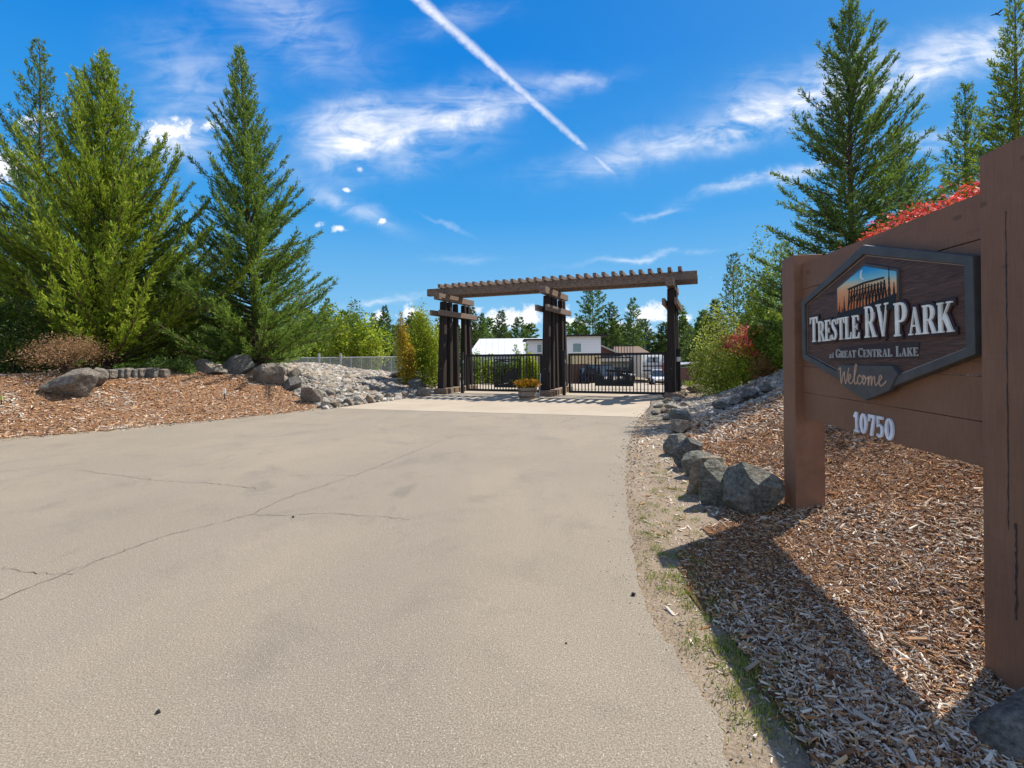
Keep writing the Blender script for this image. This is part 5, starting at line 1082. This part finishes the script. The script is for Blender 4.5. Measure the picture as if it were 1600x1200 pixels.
# two storey house
def house2(px0, px1, Y, ytop, label, win, tanb=True):
    x0, x1 = at(px0, Y)[0], at(px1, Y)[0]; zg = at((px0 + px1) / 2, Y)[2] - .2; zt = at(px0, Y, ytop)[2] - zg; cx = (x0 + x1) / 2; W_ = x1 - x0; mid = at(px0, Y, 554)[2] - zg
    t = thing('house', label, 'building', (cx, Y + 3.5, zg))
    MB().box((0, 0, (zt + mid) / 2), (W_, 7, zt - mid)).make('upper_wall', M_wht, t); MB().box((0, 0.05, mid / 2), (W_ - .06, 7, mid)).make('lower_wall', M_tan, t)
    MB().box((.2, -.1, zt + .09), (W_ + 1.2, 7.8, .18)).make('roof', M_dark, t)
    for (wx, wz, ww, wh) in win:
        f_ = MB().box((wx * W_ / 2, -3.52, mid + wz), (ww + .16, .08, wh + .16)).make('window', M_white, t); MB().box((wx * W_ / 2, -3.56, mid + wz), (ww, .05, wh)).make('pane', M_winl, f_)
    return t
house2(874, 939, 55, 526, 'white sided house with a dark flat roof right of the middle bent', [(-.15, .75, .9, .95)])
house2(824, 866, 57, 532, 'white sided house left of the middle bent beside the metal roof', [(-.1, .7, .5, .9)])
# brown roofed buildings
def gabled(label, px0, px1, Y, ye, yr, m_r, wallm, dep=7):
    x0, x1 = at(px0, Y)[0], at(px1, Y)[0]; zg = at((px0 + px1) / 2, Y)[2] - .2; ze, zr = at(px0, Y, ye)[2] - zg, at(px0, Y, yr)[2] - zg; cx = (x0 + x1) / 2; hw = (x1 - x0) / 2
    t = thing('cabin', label, 'building', (cx, Y + dep / 2, zg)); MB().box((0, 0, ze / 2), (2 * hw - .8, dep - .6, ze)).make('wall', wallm, t)
    for sg in (-1, 1):
        m_ = MB(); m_.v = [(-hw, sg * dep / 2, ze), (hw, sg * dep / 2, ze), (hw - .9, 0, zr), (-hw + .9, 0, zr)]; m_.v += [(x, y, z - .1) for x, y, z in m_.v]
        m_.f = [(0, 1, 2, 3), (4, 7, 6, 5), (0, 4, 5, 1), (1, 5, 6, 2), (2, 6, 7, 3), (3, 7, 4, 0)]; m_.make('roof', m_r, t)
    for sg in (-1, 1): m_ = MB(); m_.add([(sg * (hw - .4), -dep / 2 + .3, ze - .1), (sg * (hw - .4), dep / 2 - .3, ze - .1), (sg * (hw - .95), 0, zr - .15)], [(0, 1, 2)]); m_.make('gable', m_r, t)
    for k in (-.5, .1, .6): MB().box((k * hw, -dep / 2 + .27, ze * .55), (.9, .06, .9)).make('window', M_glass, t)
    return t
M_bwall = mat('reddish_brown_wall', None, .8, (.13, .06, .045)); M_gwall = mat('grey_green_wall', None, .8, (.20, .21, .19))
gabled('cabin with brown shingled roof seen over the right gate', 958, 1018, 72, 553, 541, M_broof, M_bwall)
gabled('low dark cabin behind the parked dark car', 935, 990, 58, 565, 553, mat('grey_shingles', None, .9, (.10, .09, .085)), M_gwall, 5)
# gable end with a pale barge board
Y = 60; x0, x1 = at(936, Y)[0], at(968, Y)[0]; zg = at(950, Y)[2] - .2; za, zb = at(936, Y, 540)[2] - zg, at(968, Y, 555)[2] - zg
t = thing('lean_to', 'brown lean to with a pale sloping roof edge beside the white house', 'building', ((x0 + x1) / 2, Y + 2, zg)); hw = (x1 - x0) / 2
m_ = MB(); m_.v = [(x, y, z) for y in (-2, 2) for x, z in ((-hw, 0), (hw, 0), (hw, zb), (-hw, za))]; m_.f = [(0, 1, 2, 3), (4, 7, 6, 5), (1, 5, 6, 2), (0, 3, 7, 4)]; m_.make('wall', M_bwall, t)
m_ = MB(); m_.beam((-hw - .2, 0, za + .2), (hw + .3, 0, zb + .03), 4.6, .16); m_.make('roof', mat('pale_roof_edge', None, .6, (.5, .47, .44)), t)
# deck rails in front of the brown cabin
Y = 62; t = thing('deck_rail', 'dark metal deck railing standing before the brown shingled roof', 'railing', at(982, Y)); w0 = (at(994, Y)[0] - at(958, Y)[0]); zt = at(982, Y, 540)[2] - at(982, Y)[2]
for z in (zt, zt - 1.0): MB().box((-.9, 0, z), (w0, .07, .07)).make('rail', M_gate, t)
for k in range(9): MB().box((-.9 - w0 / 2 + w0 * k / 8, 0, zt / 2), (.07, .06, zt)).make('baluster', M_gate, t)
# fences
def board_fence(label, px0, px1, Y0, Y1, yt0, h=None):
    a, b = Vector(at(px0, Y0)), Vector(at(px1, Y1)); d = b - a; L = d.to_2d().length; ang = math.atan2(d.y, d.x); zt = at(px0, Y0, yt0)[2] - min(a.z, b.z)
    t = thing('board_fence', label, 'fence', (*((a + b) / 2)[:2], min(a.z, b.z)), ang); MB().box((0, 0, zt / 2 + .03), (L, .04, zt - .06)).make('boards', M_fence, t); MB().box((0, -.02, zt + .01), (L, .1, .05)).make('top_rail', M_fence, t)
    for k in range(int(L / 2.4) + 1): MB().box((-L / 2 + .05 + 2.4 * k, .07, zt / 2), (.1, .1, zt + .08)).make('fence_post', M_fence, t)
board_fence('brown board fence below the white house right of the middle bent', 872, 921, 44, 46, 570)
board_fence('brown board fence beyond the gate right of the right bent', 1058, 1130, 38, 34, 575)
board_fence('narrow brown board screen beside the middle bent', 833, 846, 30, 30.5, 567)
# mesh fence round the court
Y = 40; a, b = Vector(at(446, 38)), Vector(at(626, 42)); d = b - a; L = d.to_2d().length; zt = at(530, Y, 558.5)[2]; zb = min(a.z, b.z); t = thing('mesh_fence', 'galvanised chain link fence on the rise left of the gateway', 'fence', (*((a + b) / 2)[:2], zb), math.atan2(d.y, d.x)); H_ = zt - zb
def f_mesh(tt, b_, o_):
    p_ = obj_co(tt); tr = tt.n('ShaderNodeBsdfTransparent'); s_ = tt.n('ShaderNodeSeparateXYZ', i0=p_)
    k = tt.m('MAXIMUM', *[tt.m('GREATER_THAN', tt.m('ABSOLUTE', tt.m('SUBTRACT', tt.m('FRACT', tt.m('MULTIPLY', tt.m(op, s_.outputs[0], s_.outputs[2]), 12.0)), .5)), .40) for op in ('ADD', 'SUBTRACT')])
    mx = tt.n('ShaderNodeMixShader', i0=k, i1=tr.outputs[0], i2=b_.outputs[0]); tt.nt.links.new(mx.outputs[0], o_.inputs['Surface']); b_.inputs['Base Color'].default_value = (.45, .48, .47, 1); return None
M_mesh = mat('chain_link', f_mesh, .5)
m_ = MB(); m_.add([(-L / 2, 0, .1), (L / 2, 0, .1), (L / 2, 0, H_), (-L / 2, 0, H_)], [(0, 1, 2, 3)]); m_.make('mesh', M_mesh, t)
for z in (H_, .9): MB().tube([(-L / 2, 0, z), (L / 2, 0, z)], .04, 6).make('rail', M_galv, t)
for k in range(12): x = -L / 2 + L * k / 11; MB().tube([(x, 0, 0), (x, 0, H_ + (.35 if k in (3, 5) else 0))], .09 if k in (3, 5) else .045, 8).make('fence_post', M_galv, t)
# vehicles
def car(label, loc, rz, L, Wd, H, paint, name='parked_car', suv=True):
    t = thing(name, label, 'car', loc, rz, 'cars parked beyond the gate'); hl = L / 2
    low = [(-hl, .35), (-hl + .05, .95 * H / 1.75), (-hl + .25, 1.02 * H / 1.75)]; cab = [(-hl + .35, .99), (-hl + .55, .97), ]
    def loft(prof, yw): # profile in x,z and half width per point, front at +x
        m_ = MB(); n_ = len(prof)
        for sg in (-1, 1):
            for (x, z), w__ in zip(prof, yw): m_.v.append((x, sg * w__, z))
        m_.f = [tuple(range(n_)), tuple(range(n_, 2 * n_))[::-1]] + [(i, n_ + i, n_ + (i + 1) % n_, (i + 1) % n_) for i in range(n_)]; return m_
    w2 = Wd / 2; zb, zs = .32, H * .56
    P = [(-hl + .08, zb), (hl - .1, zb), (hl, zb + .25), (hl - .04, zs - .12), (hl - 1.05, zs + .04), (-hl + .12, zs + .04), (-hl, zs - .2)]
    loft(P, [w2 * .94, w2 * .9, w2 * .9, w2 * .92, w2, w2, w2 * .95]).make('body', paint, t, bevel=.06)
    G = [(-hl + .14, zs), (hl - 1.15, zs), (hl - 1.85, H - .06), (-hl + .55, H - .04)] if suv else [(-hl + .5, zs), (hl - 1.15, zs), (hl - 2.1, H - .05), (-hl + 1.3, H - .05)]
    loft(G, [w2 * .95, w2 * .95, w2 * .78, w2 * .78]).make('windows', M_glass, t, bevel=.03)
    m_ = MB(); m_.box(((G[2][0] + G[3][0]) / 2, 0, H - .03), (G[2][0] - G[3][0], Wd * .80, .09)); m_.make('roof', paint, t, bevel=.03)
    for sx in (-1, 1):
        for sy in (-1, 1):
            wh = MB().tube([(sx * (hl - .85), sy * (w2 - .2), .34), (sx * (hl - .85), sy * (w2 + .01), .34)], .34, 20).make('wheel', M_tyre, t); MB().tube([(sx * (hl - .85), sy * (w2 + .005), .34), (sx * (hl - .85), sy * (w2 + .025), .34)], .2, 12).make('rim', M_chrome, wh)
    for sy in (-1, 1):
        MB().box((hl - .04, sy * w2 * .68, zs - .24), (.12, .36, .16)).make('headlight', M_white, t, bevel=.02); MB().box((hl - 1.35, sy * (w2 + .08), zs + .1), (.12, .18, .13)).make('mirror', paint, t, bevel=.02)
    MB().box((hl - .02, 0, zs - .28), (.1, Wd * .42, .26)).make('grille', M_chrome, t); MB().box((hl + .0, 0, zb + .12), (.12, Wd * .86, .18)).make('bumper', M_dark, t, bevel=.03)
    return t
M_blkp = mat('black_car_paint', None, .15, (.018, .02, .025), spec=.6); M_blue = mat('dark_blue_car_paint', None, .15, (.03, .045, .08), spec=.6); M_whp = mat('white_car_paint', None, .2, (.72, .74, .78), spec=.5)
def lane(px, Y): p_ = at(px, Y); return (p_[0], p_[1], p_[2] + .05)
car('dark pickup sized car facing the right gate, nearest of the parked cars', lane(940, 43), R(-78), 4.8, 1.95, 1.85, M_blkp)
car('dark blue car parked close behind the left side of the nearest dark car', lane(914, 46), R(-70), 4.6, 1.9, 1.75, M_blue)
car('white car parked behind the right bent', lane(1031, 49), R(-100), 4.6, 1.85, 1.55, M_whp, suv=False)
t = thing('utility_trailer', 'low dark trailer with a white lid between the dark car and the camper', 'trailer', lane(972, 45), R(-80))
MB().box((0, 0, .75), (2.4, 1.4, .5)).make('body', M_dark, t, bevel=.03); MB().box((0, 0, 1.06), (2.5, 1.5, .1)).make('lid', M_whp, t)
for sy in (-1, 1): MB().tube([(0, sy * .72, .34), (0, sy * .9, .34)], .34, 16).make('wheel', M_tyre, t)
# camper trailer, front end towards the gate
t = thing('camper_trailer', 'white camper trailer with dark bands, its front end towards the right gate', 'trailer', lane(1006, 58), R(-88))
m_ = MB(); prof = [(-3.6, .55), (3.2, .55), (3.6, 1.1), (3.5, 2.3), (3.0, 3.1), (-3.6, 3.15)]; n_ = len(prof)
for sg in (-1, 1): m_.v += [(x, sg * 1.22, z) for x, z in prof]
m_.f = [tuple(range(n_)), tuple(range(n_, 2 * n_))[::-1]] + [(i, n_ + i, n_ + (i + 1) % n_, (i + 1) % n_) for i in range(n_)]; m_.make('body', mat('camper_fibreglass', None, .35, (.62, .60, .57)), t, bevel=.08)
MB().box((3.58, 0, 1.35), (.1, 2.46, .14)).make('dark_band', M_dark, t); MB().box((3.56, 0, 1.85), (.1, 2.46, .1)).make('dark_band', M_dark, t)
f_ = MB().box((3.42, 0, 2.55), (.26, 1.3, .55)).make('window', M_dark, t); MB().box((3.5, -.34, 2.55), (.2, .5, .42)).make('pane', M_winl, f_); MB().box((3.5, .34, 2.55), (.2, .5, .42)).make('pane', M_winl, f_)
for sy in (-1, 1):
    MB().box((3.2, sy * 1.24, 2.0), (.5, .06, 2.0)).make('corner_trim', M_white, t, bevel=.02)
    for x in (-.5, -1.4): MB().tube([(x, sy * 1.0, .36), (x, sy * 1.24, .36)], .36, 16).make('wheel', M_tyre, t)
m_ = MB(); m_.beam((3.5, -.9, .5), (5.0, 0, .48), .09, .12); m_.beam((3.5, .9, .5), (5.0, 0, .48), .088, .116); m_.make('hitch', M_dark, t)
t = thing('flag_marker', 'red upright marker beside the white car behind the right bent', 'marker', lane(1038, 47)); MB().box((0, 0, 1.0), (.05, .05, 2.0)).make('pole', M_galv, t); MB().box((0, -.04, 1.7), (.45, .04, .9)).make('red_panel', mat('red_panel_paint', None, .5, (.6, .03, .02)), t)
t = thing('pale_shed', 'small shed with a pale roof beyond the brown fence on the right', 'shed', at(1073, 52)); MB().box((0, 0, .9), (2.6, 2.4, 1.8)).make('wall', M_gwall, t); m_ = MB(); m_.beam((-1.6, 0, 2.0), (1.6, 0, 2.3), 2.8, .12); m_.make('roof', M_whp, t)
# bird
bp = at(1558, 34, 22); t = thing('bird', 'small black bird flying left of the tall thin topped conifer', 'bird', bp, R(200))
def skin(name, V_, E_, Rr, m, par):
    me = bpy.data.meshes.new(name); me.from_pydata(V_, E_, []); me.materials.append(m); o = link(name, me, par); md = o.modifiers.new('skin', 'SKIN')
    for d_, r_ in zip(me.skin_vertices[0].data if me.skin_vertices else [], Rr): d_.radius = (r_, r_ * .7)
    o.modifiers.new('sub', 'SUBSURF').levels = 1; return o
m_ = MB(); m_.tube([(-.26, 0, 0), (-.16, 0, .0), (-.05, 0, .0), (.08, 0, .01), (.15, 0, .03), (.20, 0, .035), (.25, 0, .03)], [.03, .03, .055, .055, .035, .035, .004], 10)
for sg in (-1, 1): m_.add([(.08, sg * .03, .02), (.10, sg * .22, .10), (.02, sg * .42, .13), (-.05, sg * .24, .08), (-.06, sg * .03, .01), (.07, sg * .03, -.0), (-.05, sg * .03, -.005), (-.04, sg * .24, .07), (.08, sg * .22, .085)], [(0, 1, 3, 4), (1, 2, 3), (5, 6, 7, 8), (8, 7, 2)])
m_.add([(-.24, -.02, .0), (-.24, .02, .0), (-.40, .07, .01), (-.40, -.07, .01)], [(0, 1, 2, 3)])
m_.make('body', M_dark, t, smooth=True)
